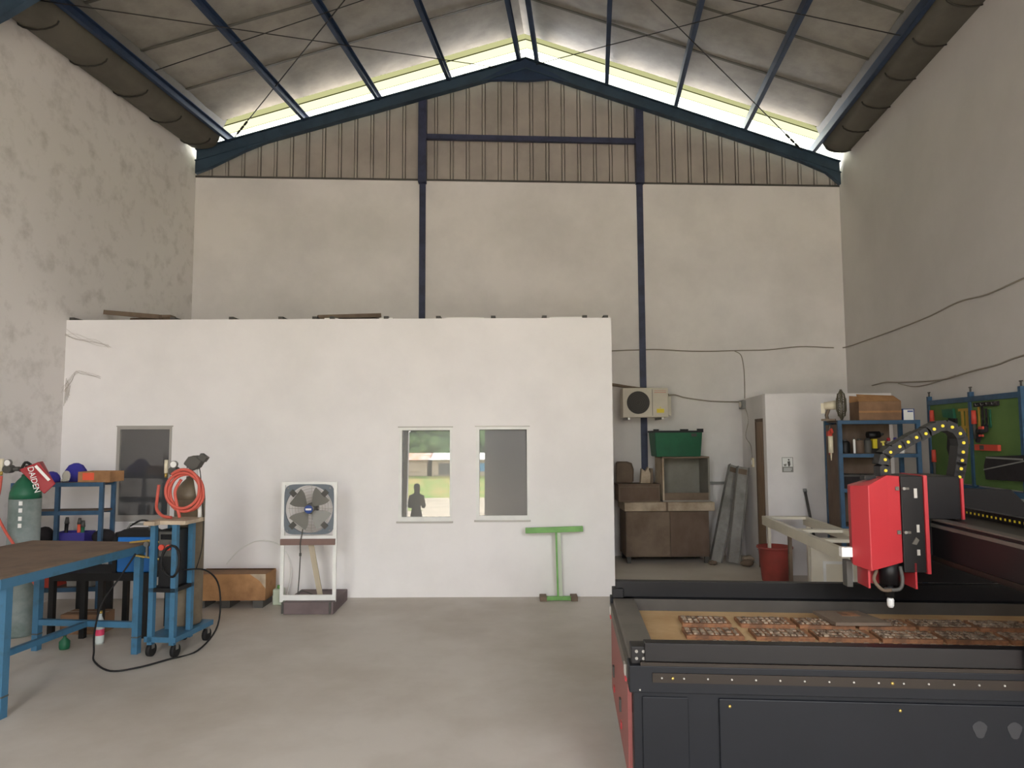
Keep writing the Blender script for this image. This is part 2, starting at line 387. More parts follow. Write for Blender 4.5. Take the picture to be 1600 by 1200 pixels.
def rafter(t, label, sub):
    o = thing('steel_rafter', label, 'rafter', (K * t, 9.62 + t + .0, 0), 0 if sub else RZL)
    yc = 0.0
    def y(s): return 0.02 * (s + 4.5) - 0.0 if sub else 0.0
    for nm, pts in (('rafter_beam', [EL, RG]), ('rafter_beam', [RG, ER])):
        (xa, za), (xb, zb) = pts; d = .175
        mb = MB()
        vs = []
        for xx, zz in ((xa, za), (xb, zb)):
            vs += [(xx, y(xx), zz - d), (xx, y(xx) + .012, zz - d), (xx, y(xx) + .012, zz), (xx, y(xx), zz)]
        mb.add(vs, [(0, 1, 2, 3), (4, 7, 6, 5), (0, 4, 5, 1), (1, 5, 6, 2), (2, 6, 7, 3), (3, 7, 4, 0)])
        for dz in (-d, -.01):
            vs = []
            for xx, zz in ((xa, za), (xb, zb)):
                vs += [(xx, y(xx) - .05, zz + dz), (xx, y(xx) + .06, zz + dz), (xx, y(xx) + .06, zz + dz + .012), (xx, y(xx) - .05, zz + dz + .012)]
            mb.add(vs, [(0, 1, 2, 3), (4, 7, 6, 5), (0, 4, 5, 1), (1, 5, 6, 2), (2, 6, 7, 3), (3, 7, 4, 0)])
        mb.build(nm, 'roof_steel', o)
    hl = MB().prism([(-4.5, EL[1] - .16), (-4.5, 5.45), (-4.28, 5.54), (-3.80, 5.78), (-3.3, EL[1] + SL * 1.2 - .17)], y(-4.2) - .03, y(-4.2) + .04, 'xz'); hl.build('haunch', 'roof_steel', o)
    hr = MB().prism([(4.78, ER[1] - .15), (3.6, ER[1] + SR * 1.19 - .17), (4.2, 5.66), (4.58, 5.49), (4.78, 5.31)], y(4.2) - .03, y(4.2) + .04, 'xz'); hr.build('haunch', 'roof_steel', o)
    rp = MB().prism([(-.45, 6.85), (-.1, 6.86), (.25, 6.845), (.6, 6.87), (.9, 6.80), (.22, 7.17)], y(.2) - .03, y(.2) + .03, 'xz'); rp.build('ridge_plate', 'deep_steel' if 'deep_steel' in MATS else 'purlin_steel', o)
    return o
rafter(0.0, 'dark blue steel rafter pair over the clad back gable', True)
rafter(-4.05, 'dark blue steel rafter pair crossing the hall in front of the gable', False).scale.x = .975
for xa, lab in ((-1.285, 'dark blue steel column between office and gable ridge'), (1.885, 'dark blue steel column behind the outdoor air conditioner')):
    yb = by(xa)
    o = thing('steel_column', lab, 'column', (xa, yb, 0))
    MB().box(-.058, .058, -.10, .03, 5.36, rtop(xa) - .02).build('upper_post', 'column_steel', o)
    MB().box(-.045, .045, -.025, .02, 0.0, 5.36).build('lower_post', 'column_steel', o)
    MB().box(-.03, .03, -.09, -.02, rtop(xa) - .02, rtop(xa) + .03).build('cap_plate', 'column_steel', o)
o = MB().bar((-1.227, by(-1.2) - .06, 6.045), (1.827, by(1.8) - .06, 5.99), .06, .075).build('girt_beam', 'column_steel')
tag(o, 'dark blue horizontal beam joining the two gable columns', 'beam')

def gutter(side, label, ys):
    ref = EL[0] - .07 if side < 0 else ER[0] + .09
    zt = 5.86 if side < 0 else 5.76
    root = thing('roof_gutter', label, 'gutter', (0, 0, 0))
    prof = []
    for q in range(9):                          # shallow round trough from the wall up to the roof edge
        a = math.pi * q / 8
        prof.append((.21 - .21 * math.cos(a), zt - .09 * math.sin(a)))
    prof += [(.44, zt + .03), (.47, zt + .14), (.56, zt + .36)]
    vs = []; n = len(prof); ts = [-12.1, -3.0, -.1]
    for t in ts:
        for d, z in prof: vs.append((ref - side * d + K * t, 9.62 + t, z))
    fs = [(r * n + q, r * n + q + 1, r * n + n + q + 1, r * n + n + q) for r in range(len(ts) - 1) for q in range(n - 1)]
    MB().add(vs, fs, True).build('trough', 'gutter_sheet', root)
    for yy in ys:
        t = yy - 9.62
        pts = [(ref - side * d + K * t, yy, z - .012) for d, z in prof[:9]]
        MB().tube(pts, .009, 6).build('strap', 'dark_strap', root)
gutter(-1, 'round sheet metal gutter along the mould specked wall', [6.0, 6.61, 7.3, 7.99, 8.67, 9.34])
gutter(1, 'round sheet metal gutter along the wall with the tool board', [6.15, 6.81, 7.49, 8.16, 8.82, 9.45])

def rod(p0, p1, label, r=.007, turn=False):
    o = MB().tube([p0, p1], r, 6)
    if turn:
        a = Vector(p0); d = Vector(p1) - a
        for q in (0.02, .045, .07): o.cyl(a + d * q, a + d * (q + .016), .016, n=8)
    tag(o.build('brace_rod', 'rod_steel'), label, 'rod')
rod((-3.94, 9.58, 5.97), (-.72, 6.32, 7.0), 'thin steel brace rod with turnbuckle rising from the mould specked wall eave', turn=True)
rod((-.21, 9.68, 7.04), (-4.55, 6.32, 5.88), 'thin steel brace rod from ridge down to the mould specked wall', .006)
rod((4.24, 9.78, 5.82), (.2, 6.3, 7.06), 'thin steel brace rod with turnbuckle rising from the plain wall eave', turn=True)
rod((.36, 9.7, 7.09), (3.3, 6.32, 6.03), 'thin steel brace rod from ridge down towards the plain wall', .006)
rod((-4.15, 7.79, 5.98), (-.05, 7.4, 7.13), 'thin sag rod crossing purlins on the mould specked wall side', .006)
rod((4.1, 6.87, 5.8), (.0, 7.35, 7.09), 'thin sag rod crossing purlins on the plain wall side', .006)

# ------------------------------------------------------------------ office box inside the hall
YO = 7.45
wins = [(-4.24, -3.655, .826, 1.812), (-1.214, -.646, .794, 1.79), (-.386, .18, .804, 1.794)]
g = MB()
XL, XR, ZT = lx(YO), 1.085, 2.975
cuts = sorted([XL] + [v for q in wins for v in q[:2]] + [XR])
for i in range(len(cuts) - 1):
    a, b = cuts[i], cuts[i + 1]
    q = next((q for q in wins if abs(q[0] - a) < 1e-6), None)
    if q: g.box(a, b, YO, YO + .12, 0, q[2]); g.box(a, b, YO, YO + .12, q[3], ZT)
    else: g.box(a, b, YO, YO + .12, 0, ZT)
g.prism([(XR - .12, YO + .12), (XR, YO + .12), (XR + K * 2.42, 9.87), (XR + K * 2.42 - .12, 9.87)], 0, ZT)
office = struct(g.build('wall_partition', 'office_plaster'), 'white front wall of the low office box with three windows')
struct(MB().prism([(XL + .01, YO + .12), (XR - .12, YO + .12), (XR + K * 2.42 - .12, 9.86), (lx(9.75) + .01, 9.75)], ZT - .12, ZT - .02).build('ceiling_office', 'grey_plaster'), 'flat deck over the office box')
for i, (x0, x1, z0, z1) in enumerate(wins):
    fr = MB(); t = .035; mt_ = 'alu_old' if i == 0 else 'white_paint'
    fr.box(x0, x0 + t, YO - .012, YO + .07, z0, z1); fr.box(x1 - t * .6, x1, YO - .012, YO + .07, z0, z1)
    fr.box(x0 + t, x1 - t * .6, YO - .012, YO + .07, z1 - t * .8, z1); fr.box(x0 + t, x1 - t * .6, YO - .012, YO + .07, z0, z0 + t * 1.35)
    wobj = struct(fr.build('window_%d' % (i + 1), mt_), ['aluminium framed dark window behind the gas cylinders', 'white framed window mirroring the street beside the fan', 'white framed dark window above the green stand'][i])
    tilt = 0.0 if i == 0 else math.tan(math.radians(3.0))
    h = z1 - z0
    a, b, c, d = x0 + t * .8, x1 - t * .4, z0 + t, z1 - t * .6
    y0 = YO + .01; y1 = y0 + h * tilt
    MB().add([(a, y0, c), (b, y0, c), (b, y1, d), (a, y1, d), (a, y0 + .006, c), (b, y0 + .006, c), (b, y1 + .006, d), (a, y1 + .006, d)],
             [(0, 1, 2, 3), (7, 6, 5, 4), (3, 2, 6, 7), (0, 4, 5, 1), (0, 3, 7, 4), (1, 5, 6, 2)]).build('pane', 'mirror_glass', wobj)
    MB().box(x0 - .012, x1 + .012, YO - .006, YO + .0, z1, z1 + .012).box(x0 - .02, x1 + .015, YO - .02, YO, z0 - .018, z0).build('sill', 'alu_old', wobj)
    MB().box(x0 + .05, x1 - .05, YO + .1, YO + .11, z0, z1).build('backing', 'black_plastic', wobj)
for xp in (-4.8, -3.70, -3.06, -2.52, -2.15, -1.96, -1.37, -.80, -.2, .36, .80, 1.03):     # ends of the deck joists on top of the office wall
    MB().box(xp - .025, xp + .025, YO + .02, YO + .6, ZT, ZT + .032).build('joist_end', 'dark_grey', office)
for xp0, xp1 in ((-2.05, -1.45), (-1.9, -1.3), (-.72, -.30), (.42, .78)):
    MB().box(xp0, xp1, YO + .05, YO + .25, ZT, ZT + .02).build('packing_board', 'white_plastic', office)
o = MB().bar((-4.72, 7.95, 3.15), (-3.90, 7.6, 3.03), .05, .05).build('steel_profile', 'dusty_brown'); tag(o, 'long dusty metal profile lying across the office roof corner', 'profile', 'profiles on the office roof')
o = MB().bar((-4.38, 7.9, 3.05), (-3.78, 7.62, 3.01), .05, .04).box(-3.93, -3.8, 7.62, 7.75, 3.03, 3.06).build('steel_profile', 'dusty_brown'); tag(o, 'short dusty metal profile lying under the longer one on the office roof', 'profile', 'profiles on the office roof')
o = MB().bar((-2.15, 7.6, 3.02), (-1.52, 7.95, 3.10), .045, .045).build('steel_profile', 'dusty_brown'); tag(o, 'dusty metal profile tilted up on the office roof near the column', 'profile', 'profiles on the office roof')
# cobwebs hanging at the office corner
for k, (pts, lab) in enumerate(((
        [(-4.835, 7.44, 2.85), (-4.7, 7.44, 2.80), (-4.52, 7.44, 2.745), (-4.35, 7.44, 2.70)], 'thin dusty cobweb strand high on the office wall corner'),
        ([(-4.83, 7.43, 2.22), (-4.76, 7.435, 2.30), (-4.7, 7.44, 2.42), (-4.62, 7.44, 2.38), (-4.45, 7.44, 2.36)], 'drooping dusty cobweb midway up the office wall corner'))):
    c = MB()
    for q in range(5): c.tube([(a + random.uniform(-.02, .02), b - .004 * q, z + random.uniform(-.05, .03)) for a, b, z in pts], .0012, 4, smoothpts=4)
    if k: 
        for q in range(5): c.tube([(-4.81 + .012 * q, 7.435, 2.34 - .02 * q), (-4.81 + .01 * q, 7.43, 2.2 - .01 * q), (-4.82 + .015 * q, 7.432, 2.04 + .03 * q)], .0018, 4, smoothpts=3)
    tag(c.build('cobweb', 'cobweb'), lab, 'cobweb')

# ------------------------------------------------------------------ washroom cubicle in the far corner
CY, CX, CZ = 8.5, 3.117, 2.2
g = MB(); sx = 3.30
xr_ = rx(CY)
g.box(CX, xr_, CY, CY + .1, 0, CZ)
def sidept(y): return CX + (sx - CX) * (y - CY) / (9.93 - CY)
dy0, dy1, dz1 = 8.62, 9.02, 1.86
for a, b, z0, z1 in ((CY + .1, dy0, 0, CZ), (dy0, dy1, dz1, CZ), (dy1, 9.92, 0, CZ)):
    g.prism([(sidept(a), a), (sidept(b), b), (sidept(b) + .1, b), (sidept(a) + .1, a)], z0, z1)
struct(g.build('wall_cubicle', 'white_plaster'), 'white walls of the low washroom cubicle')
struct(MB().prism([(CX + .1, CY + .1), (xr_, CY + .1), (rx(9.9), 9.9), (sx + .1, 9.9)], CZ - .06, CZ - .01).build('ceiling_cubicle', 'grey_plaster'), 'flat lid of the washroom cubicle')
d = MB().prism([(sidept(dy0) - .004, dy0), (sidept(dy1) - .004, dy1), (sidept(dy1) + .04, dy1), (sidept(dy0) + .04, dy0)], 0.01, dz1)
door = struct(d.build('door_1', 'door_wood'), 'narrow brown wooden washroom door')
fr = MB()
for a, b, z0, z1 in ((dy0 - .03, dy0, 0, dz1 + .04), (dy1, dy1 + .03, 0, dz1 + .04), (dy0, dy1, dz1, dz1 + .04)):
    fr.prism([(sidept(a) - .012, a), (sidept(b) - .012, b), (sidept(b) + .08, b), (sidept(a) + .08, a)], z0, z1)
fr.build('door_frame', 'brown_wood', door)
o = thing('toilet_sign', 'small grey and white notice with standing figure on the cubicle wall', 'sign', (3.365, CY, 1.33))
MB().box(-.068, .068, -.006, 0, -.09, .09).build('plate', 'white_paint', o)
MB().box(-.068, .068, -.008, -.006, -.09, -.025).build('text_band', 'sign_grey', o)
MB().box(-.068, .068, -.0075, -.006, .084, .09).box(-.068, -.062, -.0075, -.006, -.025, .084).box(.062, .068, -.0075, -.006, -.025, .084).build('border', 'sign_grey', o)
MB().prism([(.0, .04), (.03, .045), (.034, .0), (.022, -.022), (.010, -.022), (.004, .0)], -.008, -.006, 'xz').cyl((.016, -.006, .06), (.016, -.008, .06), .011, n=12).build('figure', 'sign_dark', o)
MB().prism([(-.05, .005), (-.012, .012), (-.016, -.012), (-.03, -.02), (-.044, -.012)], -.008, -.006, 'xz').build('basin_symbol', 'sign_grey', o)
MB().box(-.05, .05, -.0085, -.008, -.047, -.040).box(-.05, .05, -.0085, -.008, -.062, -.055).box(-.05, .04, -.0085, -.008, -.077, -.070).build('text_lines', 'white_paint', o)
o = thing('light_switch', 'small cream light switch on the cubicle side wall', 'switch', (sidept(9.25) - .012, 9.25, 1.33), math.atan2(-(sx - CX), 9.93 - CY))
MB().box(-.012, .012, -.045, .045, -.06, .06).build('plate', 'cream', o, .003); MB().box(-.018, -.012, -.018, .018, -.03, .03).build('rocker', 'white_plastic', o)
o = thing('junction_box', 'small square junction box on the cubicle side wall', 'junction box', (sidept(9.75) - .03, 9.72, 2.12))
MB().box(-.03, .03, -.08, .08, -.06, .06).build('case', 'grey_plastic', o, .006); MB().cyl((-.03, 0, 0), (-.04, 0, 0), .04, n=16).build('lid', 'beige_plastic', o)
# cables
def cable(name, pts, r, m, label, cat='cable', k=6): return tag(MB().tube(pts, r, 6, smoothpts=k).build(name, m), label, cat)
wb = lambda x, z: (x, by(x) - .012, z)
cable('wall_cable', [wb(1.40, 2.905), wb(1.75, 2.92), wb(2.13, 2.925), wb(2.5, 2.905), wb(2.87, 2.90), wb(3.29, 2.91), wb(3.71, 2.92), wb(4.18, 2.965), wb(4.6, 2.95), (4.815, 9.93, 2.95),
     (rx(9.0) - .012, 9.02, 2.95), (rx(8.3) - .012, 8.29, 2.955), (rx(7.5) - .012, 7.48, 2.97), (rx(6.8) - .012, 6.82, 3.01), (rx(6.3) - .012, 6.32, 2.985), (rx(5.8) - .012, 5.79, 3.01), (rx(4.6) - .012, 4.6, 3.05)], .008, 'wire_grey', 'long sagging grey cable running along back wall onto the tool board wall')
cable('drop_cable', [wb(3.22, 2.90), wb(3.31, 2.84), wb(3.345, 2.65), wb(3.35, 2.4), wb(3.345, 2.2)], .006, 'wire_grey', 'thin grey cable dropping to the junction box')
cable('wall_cable', [(rx(9.0) - .03, 9.0, 2.33), (rx(8.6) - .012, 8.62, 2.345), (rx(8.18) - .012, 8.18, 2.31), (rx(7.28) - .012, 7.28, 2.265), (rx(6.66) - .012, 6.66, 2.30), (rx(6.23) - .012, 6.23, 2.32), (rx(5.85) - .012, 5.85, 2.36), (rx(4.7) - .012, 4.7, 2.42)], .008, 'wire_grey', 'lower grey cable above the green tool board')
cable('loop_cable', [(rx(8.2) - .012, 8.25, 2.30), (rx(7.9) - .013, 7.9, 2.24), (rx(7.6) - .013, 7.6, 2.235), (rx(7.3) - .013, 7.3, 2.255), (rx(6.95) - .013, 6.95, 2.285)], .006, 'wire_grey', 'thin cable drooping in a loop below the lower wall cable')
cable('switch_cable', [(sidept(9.7) - .012, 9.66, 2.08), (sidept(9.6) - .012, 9.5, 1.9), (sidept(9.6) - .014, 9.62, 1.68), (sidept(9.4) - .012, 9.36, 1.55), (sidept(9.25) - .014, 9.25, 1.37)], .004, 'wire_grey', 'thin cable between junction box and light switch')

# ------------------------------------------------------------------ welding bench
tb = thing('welding_bench', 'blue steel welding bench with worn brown plate top', 'workbench', (-3.12, 4.34, 0), RZL)
# local: x to the right, y towards the back wall, origin at the near right leg
LX0, LY1, HT = -.86, 1.26, .86
MB().box(LX0 - .12, .05, -.10, LY1 + .05, HT - .012, HT).build('top_plate', 'table_top', tb)
fr = MB().box(LX0 - .10, .045, -.09, -.03, HT - .075, HT - .012).box(LX0 - .10, .045, LY1 - .02, LY1 + .04, HT - .075, HT - .012)
fr.box(-.015, .045, -.03, LY1 - .02, HT - .075, HT - .012).box(LX0 - .10, LX0 - .04, -.03, LY1 - .02, HT - .075, HT - .012)
fr.build('top_frame', 'blue_paint', tb)
for a, b in ((0, 0), (0, LY1), (LX0, 0), (LX0, LY1)):
    leg = MB().box(a - .025, a + .025, b - .025, b + .025, 0, HT - .075).build('leg', 'blue_paint', tb)
    MB().box(a - .027, a + .027, b - .027, b + .027, .125, .135).build('weld_joint', 'dark_grey', leg)
MB().box(LX0 + .025, -.025, -.02, .02, .20, .245).build('stretcher', 'blue_paint', tb)
MB().box(LX0 + .025, -.025, LY1 - .02, LY1 + .02, .20, .245).build('stretcher', 'blue_paint', tb)
MB().box(LX0 / 2 - .02, LX0 / 2 + .02, .02, LY1 - .02, .20, .24).build('stretcher', 'blue_paint', tb)
# earth clamp biting the bench corner, and its cable
def bench(x, y, z):
    v = Matrix.Rotation(RZL, 3, 'Z') @ Vector((x, y, z)); return (v.x - 3.12, v.y + 4.34, v.z)
o = thing('earth_clamp', 'brass welding earth clamp gripping the bench corner', 'clamp', bench(.05, LY1 - .05, HT), RZL)
MB().bar((-.09, 0, .012), (.06, .0, .028), .035, .012).bar((.06, 0, .028), (.16, .01, .012), .02, .01).build('upper_jaw', 'brass', o)
MB().bar((-.05, 0, -.085), (.04, .0, -.10), .035, .012).bar((.04, 0, -.10), (.15, .01, -.12), .02, .01).build('lower_jaw', 'brass', o)
MB().cyl((.05, -.02, .0), (.05, .02, .0), .02, n=12).bar((.05, 0, .02), (.05, 0, -.1), .016).build('spring', 'steel', o)
cable('welding_cable', [(-2.92, 5.44, .80), (-3.02, 5.40, .62), (-3.14, 5.4, .44), (-3.22, 5.45, .22), (-3.25, 5.5, .05), (-3.16, 5.36, .012), (-2.92, 5.15, .012), (-2.76, 5.22, .012), (-2.63, 5.40, .012), (-2.50, 5.62, .012), (-2.44, 5.85, .15), (-2.46, 5.9, .45), (-2.50, 5.72, .62), (-2.6, 5.5, .66)], .007, 'rubber', 'black welding cable looping over the floor below the bench')

# ------------------------------------------------------------------ steel rack in the left corner and what stands on it
def rack(name, label, loc, rz, w, d, h, shelves, m, bar=.035, backs=None):
    r = thing(name, label, 'rack', loc, rz)
    for a in (0, w):
        for b in (0, d): MB().box(a - bar / 2, a + bar / 2, b - bar / 2, b + bar / 2, 0, h).build('post', m, r)
    for z in shelves:
        s_ = MB().box(0, w, bar / 2 + .001, d - bar / 2, z - .018, z).build('shelf_board', 'brown_wood', r)
        MB().box(bar / 2, w - bar / 2, -bar / 2, bar / 2, z - .04, z - .002).box(bar / 2, w - bar / 2, d - bar / 2, d + bar / 2, z - .04, z - .002).build('shelf_rail', m, r)
    return r
rk = rack('steel_rack', 'blue steel corner rack behind the welding bench', (-4.75, 6.64, 0), .10, .80, .24, 1.27, (.28, .66, 1.0, 1.27), 'blue_rack')
MB().box(.40 - .018, .40 + .018, -.018, .018, 0, 1.23).build('post', 'blue_rack', rk)
o = thing('cardboard_tray', 'low worn cardboard tray on top of the corner rack', 'box', (-4.03, 6.83, 1.27))
MB().box(-.155, .155, -.12, .12, 0, .008).box(-.155, -.147, -.12, .12, .008, .1).box(.147, .155, -.12, .12, .008, .1).box(-.147, .147, -.12, -.112, .008, .1).box(-.147, .147, .112, .12, .008, .1).build('tray', 'cardboard', o)
MB().box(-.11, .0, -.122, -.12, .02, .09).build('print_panel', 'orange', o)
def cap_thing(name, label, loc, r, sc, m, brim=True):
    o = thing(name, label, 'hat', loc)
    MB().lathe([(r, 0), (r * 1.02, r * .3), (r * .9, r * .62), (r * .6, r * .9), (r * .2, r * 1.02), (.003, r * 1.03)], 18).xf(Matrix.Diagonal((sc[0], sc[1], sc[2], 1))).build('crown', m, o)
    if brim: MB().prism([(r * .9 * math.cos(a), -r * .5 - r * .9 * math.sin(a)) for a in [math.pi * i / 10 for i in range(11)]], .0, .008).build('brim', m, o)
    return o
cap_thing('cloth_hat', 'crumpled violet blue cloth cap beside the red mask on the rack', (-4.46, 6.74, 1.27), .078, (1, .9, 1.3), 'cloth_blue')
cap_thing('cloth_hat', 'violet blue cloth cap piled highest behind the grey glove', (-4.30, 6.86, 1.27), .10, (1.1, .8, 1.75), 'cloth_blue', False)
o = thing('work_glove', 'grey work glove hanging over the cardboard tray', 'glove', (-4.30, 6.715, 1.27))
MB().ball((0, 0, .062), .042, 12, (1, .35, 1.2)).build('palm', 'glove_grey', o)
for q, (dx_, dz_) in enumerate(((-.03, -.0), (-.012, -.012), (.008, -.01), (.026, .0))): MB().tube([(dx_, 0, .03), (dx_ - .005, -.005, .02 + dz_ * .4), (dx_ - .012, -.004, .012)], .009, 8).build('finger', 'glove_grey', o)
o = thing('tool_crate', 'violet blue open crate of tools on the rack lower shelf', 'crate', (-4.25, 6.80, .66))
MB().box(-.15, .15, -.09, .09, 0, .006).box(-.15, .15, -.09, -.084, .006, .13).box(-.15, .15, .084, .09, .006, .13).box(-.15, -.144, -.084, .084, .006, .13).box(.144, .15, -.084, .084, .006, .13).build('bin', 'crate_blue', o)
for q, (a, b, c_, mm, lab) in enumerate(((-.09, .0, .2, 'black_plastic', 'black handled hand tool standing in the violet blue crate'), (.02, .02, .19, 'orange', 'orange handled hand tool standing in the violet blue crate'), (.08, -.02, .17, 'cylinder_green', 'dark green gripped tool standing in the violet blue crate'))):
    h = thing('hand_tool', lab, 'tool', (-4.25 + a, 6.80 + b, .668))
    MB().cyl((0, 0, 0), (.01, 0, c_), .012, .018, 10).build('handle', mm, h); MB().cyl((.01, 0, c_), (.012, 0, c_ + .06), .022, .014, 10).build('head', 'dark_grey', h)
tag(MB().ball((0, 0, .075), .1, 14, (1.1, .8, .75)).build('tool_pouch', 'dark_bag', None, 0, (-3.99, 6.84, .66)), 'dark slumped cloth pouch at the end of the rack shelf', 'pouch')
tag(MB().ball((0, 0, .09), .1, 14, (.8, .8, .9)).build('tool_pouch', 'dark_bag', None, 0, (-4.54, 6.80, .66)), 'dark bundled cloth pouch behind the green cylinder on the rack', 'pouch')
o = thing('parts_bin', 'red plastic parts bin on the lowest rack shelf', 'bin', (-4.5, 6.78, .28))
MB().box(-.14, .14, -.1, .1, 0, .01).box(-.14, .14, -.1, -.094, .01, .09).box(-.14, .14, .094, .1, .01, .15).box(-.14, -.134, -.094, .094, .01, .13).box(.134, .14, -.094, .094, .01, .13).build('bin', 'orange_red', o)
o = thing('parts_bin', 'pale grey plastic box on the lowest rack shelf', 'bin', (-4.14, 6.82, .28)); MB().box(-.12, .12, -.1, .1, 0, .14).build('case', 'grey_plastic', o, .008); MB().box(-.125, .125, -.105, .105, .14, .16).build('lid', 'dark_grey', o)

def cylinder(name, label, loc, r, h, body, top):
    o = thing(name, label, 'gas cylinder', loc)
    MB().lathe([(r * .92, 0), (r, .02), (r, h * .86), ], 28).build('body', body, o)
    MB().lathe([(r, h * .86), (r * .96, h * .90), (r * .82, h * .94), (r * .55, h * .975), (r * .3, h), (r * .28, h + .02)], 28).build('shoulder', top, o)
    v = MB().cyl((0, 0, h + .02), (0, 0, h + .09), .016, n=12).cyl((-.05, 0, h + .055), (.04, 0, h + .055), .012, n=10).build('valve', 'dark_grey', o)
    MB().cyl((0, 0, h + .09), (0, 0, h + .10), .035, n=14).build('handwheel', 'dark_grey', v)
    return o
gc = cylinder('gas_cylinder', 'grey gas cylinder with green shoulder beside the corner rack', (-4.27, 6.12, 0), .122, 1.36, 'cylinder_grey', 'cylinder_green')
for zz in (1.12, 1.06, .99, .93): MB().box(.03, .06, -.122, -.116, zz, zz + .035).build('stencil_mark', 'white_paint', gc)
def regulator(label, loc, sgn=1):
    r = thing('gas_regulator', label, 'regulator', loc)
    MB().cyl((-.05, 0, 0), (.07, 0, 0), .02, n=12).cyl((-.01, -.05, 0), (-.01, .02, 0), .035, n=16).build('body', 'dark_grey', r)
    MB().cyl((.0, -.03, .055), (.0, -.055, .055), .03, n=18).build('gauge', 'steel', r); MB().cyl((.0, -.0555, .055), (.0, -.057, .055), .025, n=18).build('dial', 'white_plastic', r)
    MB().cyl((-.085 * sgn, 0, -.02), (-.085 * sgn, 0, .09), .015, n=12).cyl((-.085 * sgn, 0, -.005), (-.05 * sgn, 0, -.005), .01, n=8).build('flow_tube', 'cream', r)
    MB().cyl((-.085 * sgn, 0, -.055), (-.085 * sgn, 0, -.02), .011, n=10).build('hose_nut', 'brass', r)
    return r
regulator('gas regulator with flow tube on the green shouldered cylinder', (-4.355, 6.05, 1.43))
cable('gas_hose', [(-4.44, 6.05, 1.37), (-4.44, 6.04, 1.25), (-4.41, 5.97, 1.08), (-4.30, 5.93, .92), (-4.18, 5.90, .78), (-4.1, 5.92, .6), (-4.0, 6.0, .35)], .012, 'hose_red', 'red gas hose hanging from the green shouldered cylinder', 'hose')
# red box hung over the cylinder valve, with white lettering running down its face
mk = thing('welding_mask', 'red tilted welding mask with white lettering hung beside the green cylinder', 'mask', (-4.07, 6.0, 1.36))
Mk = Matrix.Rotation(math.radians(22), 4, 'Z') @ Matrix.Rotation(math.radians(-28), 4, 'Y')
MB().add([(-.095, -.05, .13), (.06, -.06, .12), (.085, -.03, -.11), (-.03, -.03, -.15), (-.085, .06, .12), (.07, .06, .12), (.06, .06, -.08), (-.02, .05, -.12)],
         [(0, 1, 2, 3), (7, 6, 5, 4), (0, 4, 5, 1), (1, 5, 6, 2), (2, 6, 7, 3), (3, 7, 4, 0)]).xf(Mk).build('shell', 'mask_red', mk, .008)
Mt = Mk @ Matrix.Translation((-.028, -.058, .0)) @ Matrix.Rotation(math.radians(-84), 4, 'Y') @ Matrix.Rotation(math.radians(90), 4, 'X')
lettering('lettering', 'DAIDEN', .062, 'white_plastic', mk, Mk @ Matrix.Translation((-.035, -.062, .0)) @ Matrix.Rotation(math.radians(102), 4, 'Y') @ Matrix.Rotation(math.radians(90), 4, 'X'), .002)
MB().bar((.028, -.064, .10), (.058, -.05, -.06), .022, .004, (0, 1, 0)).xf(Mk).build('white_label', 'white_plastic', mk)
MB().tube([(-.02, .04, .13), (-.05, .06, .17), (-.12, .08, .12)], .012, 8, smoothpts=4).xf(Mk).build('head_band', 'black_plastic', mk)

# ------------------------------------------------------------------ welder on a black stand, and the welding trolley
st = thing('welder_stand', 'low black steel stand carrying the blue welder', 'stand', (-3.93, 6.02, 0))
for a in (.0, .27, .42, .80):
    for b in (0, .38): MB().box(a - .022, a + .022, b - .022, b + .022, 0.0, .48).build('leg', 'black_steel', st)
MB().box(-.022, .822, -.022, .402, .48, .545).build('top_frame', 'black_steel', st)
wd = thing('blue_welder', 'blue and black portable welding machine behind the bench', 'welder', (-3.25, 6.2, .545))
MB().box(-.15, .15, -.17, .17, 0, .30).build('case', 'welder_blue', wd, .012)
MB().prism([(-.185, .0), (-.15, .0), (-.15, .34), (-.165, .34), (-.185, .26)], -.175, .175, 'xz').build('front_cover', 'black_plastic', wd)
MB().prism([(.15, .0), (.185, .0), (.185, .28), (.165, .33), (.15, .34)], -.175, .175, 'xz').build('rear_cover', 'black_plastic', wd)
MB().prism([(-.16, .30), (.16, .30), (.16, .34), (.10, .365), (-.09, .365), (-.16, .33)], -.175, -.02, 'xz').build('top_hood', 'black_plastic', wd)
MB().tube([(-.10, -.1, .36), (-.08, -.1, .40), (.08, -.1, .40), (.10, -.1, .36)], .012, 8).build('handle', 'grey_plastic', wd)
MB().box(-.14, -.03, -.173, -.17, .22, .29).box(-.01, .1, -.173, -.17, .22, .29).build('side_panel', 'welder_blue', wd)
cable('welder_lead', [(-3.33, 6.1, .93), (-3.2, 6.05, .985), (-3.05, 5.95, .965), (-2.95, 5.85, .92), (-2.9, 5.8, .85)], .008, 'rubber', 'black lead arching from the blue welder to the trolley')

ct = thing('welding_trolley', 'blue framed welding trolley on castors', 'trolley', (-2.70, 5.68, 0), RZL)
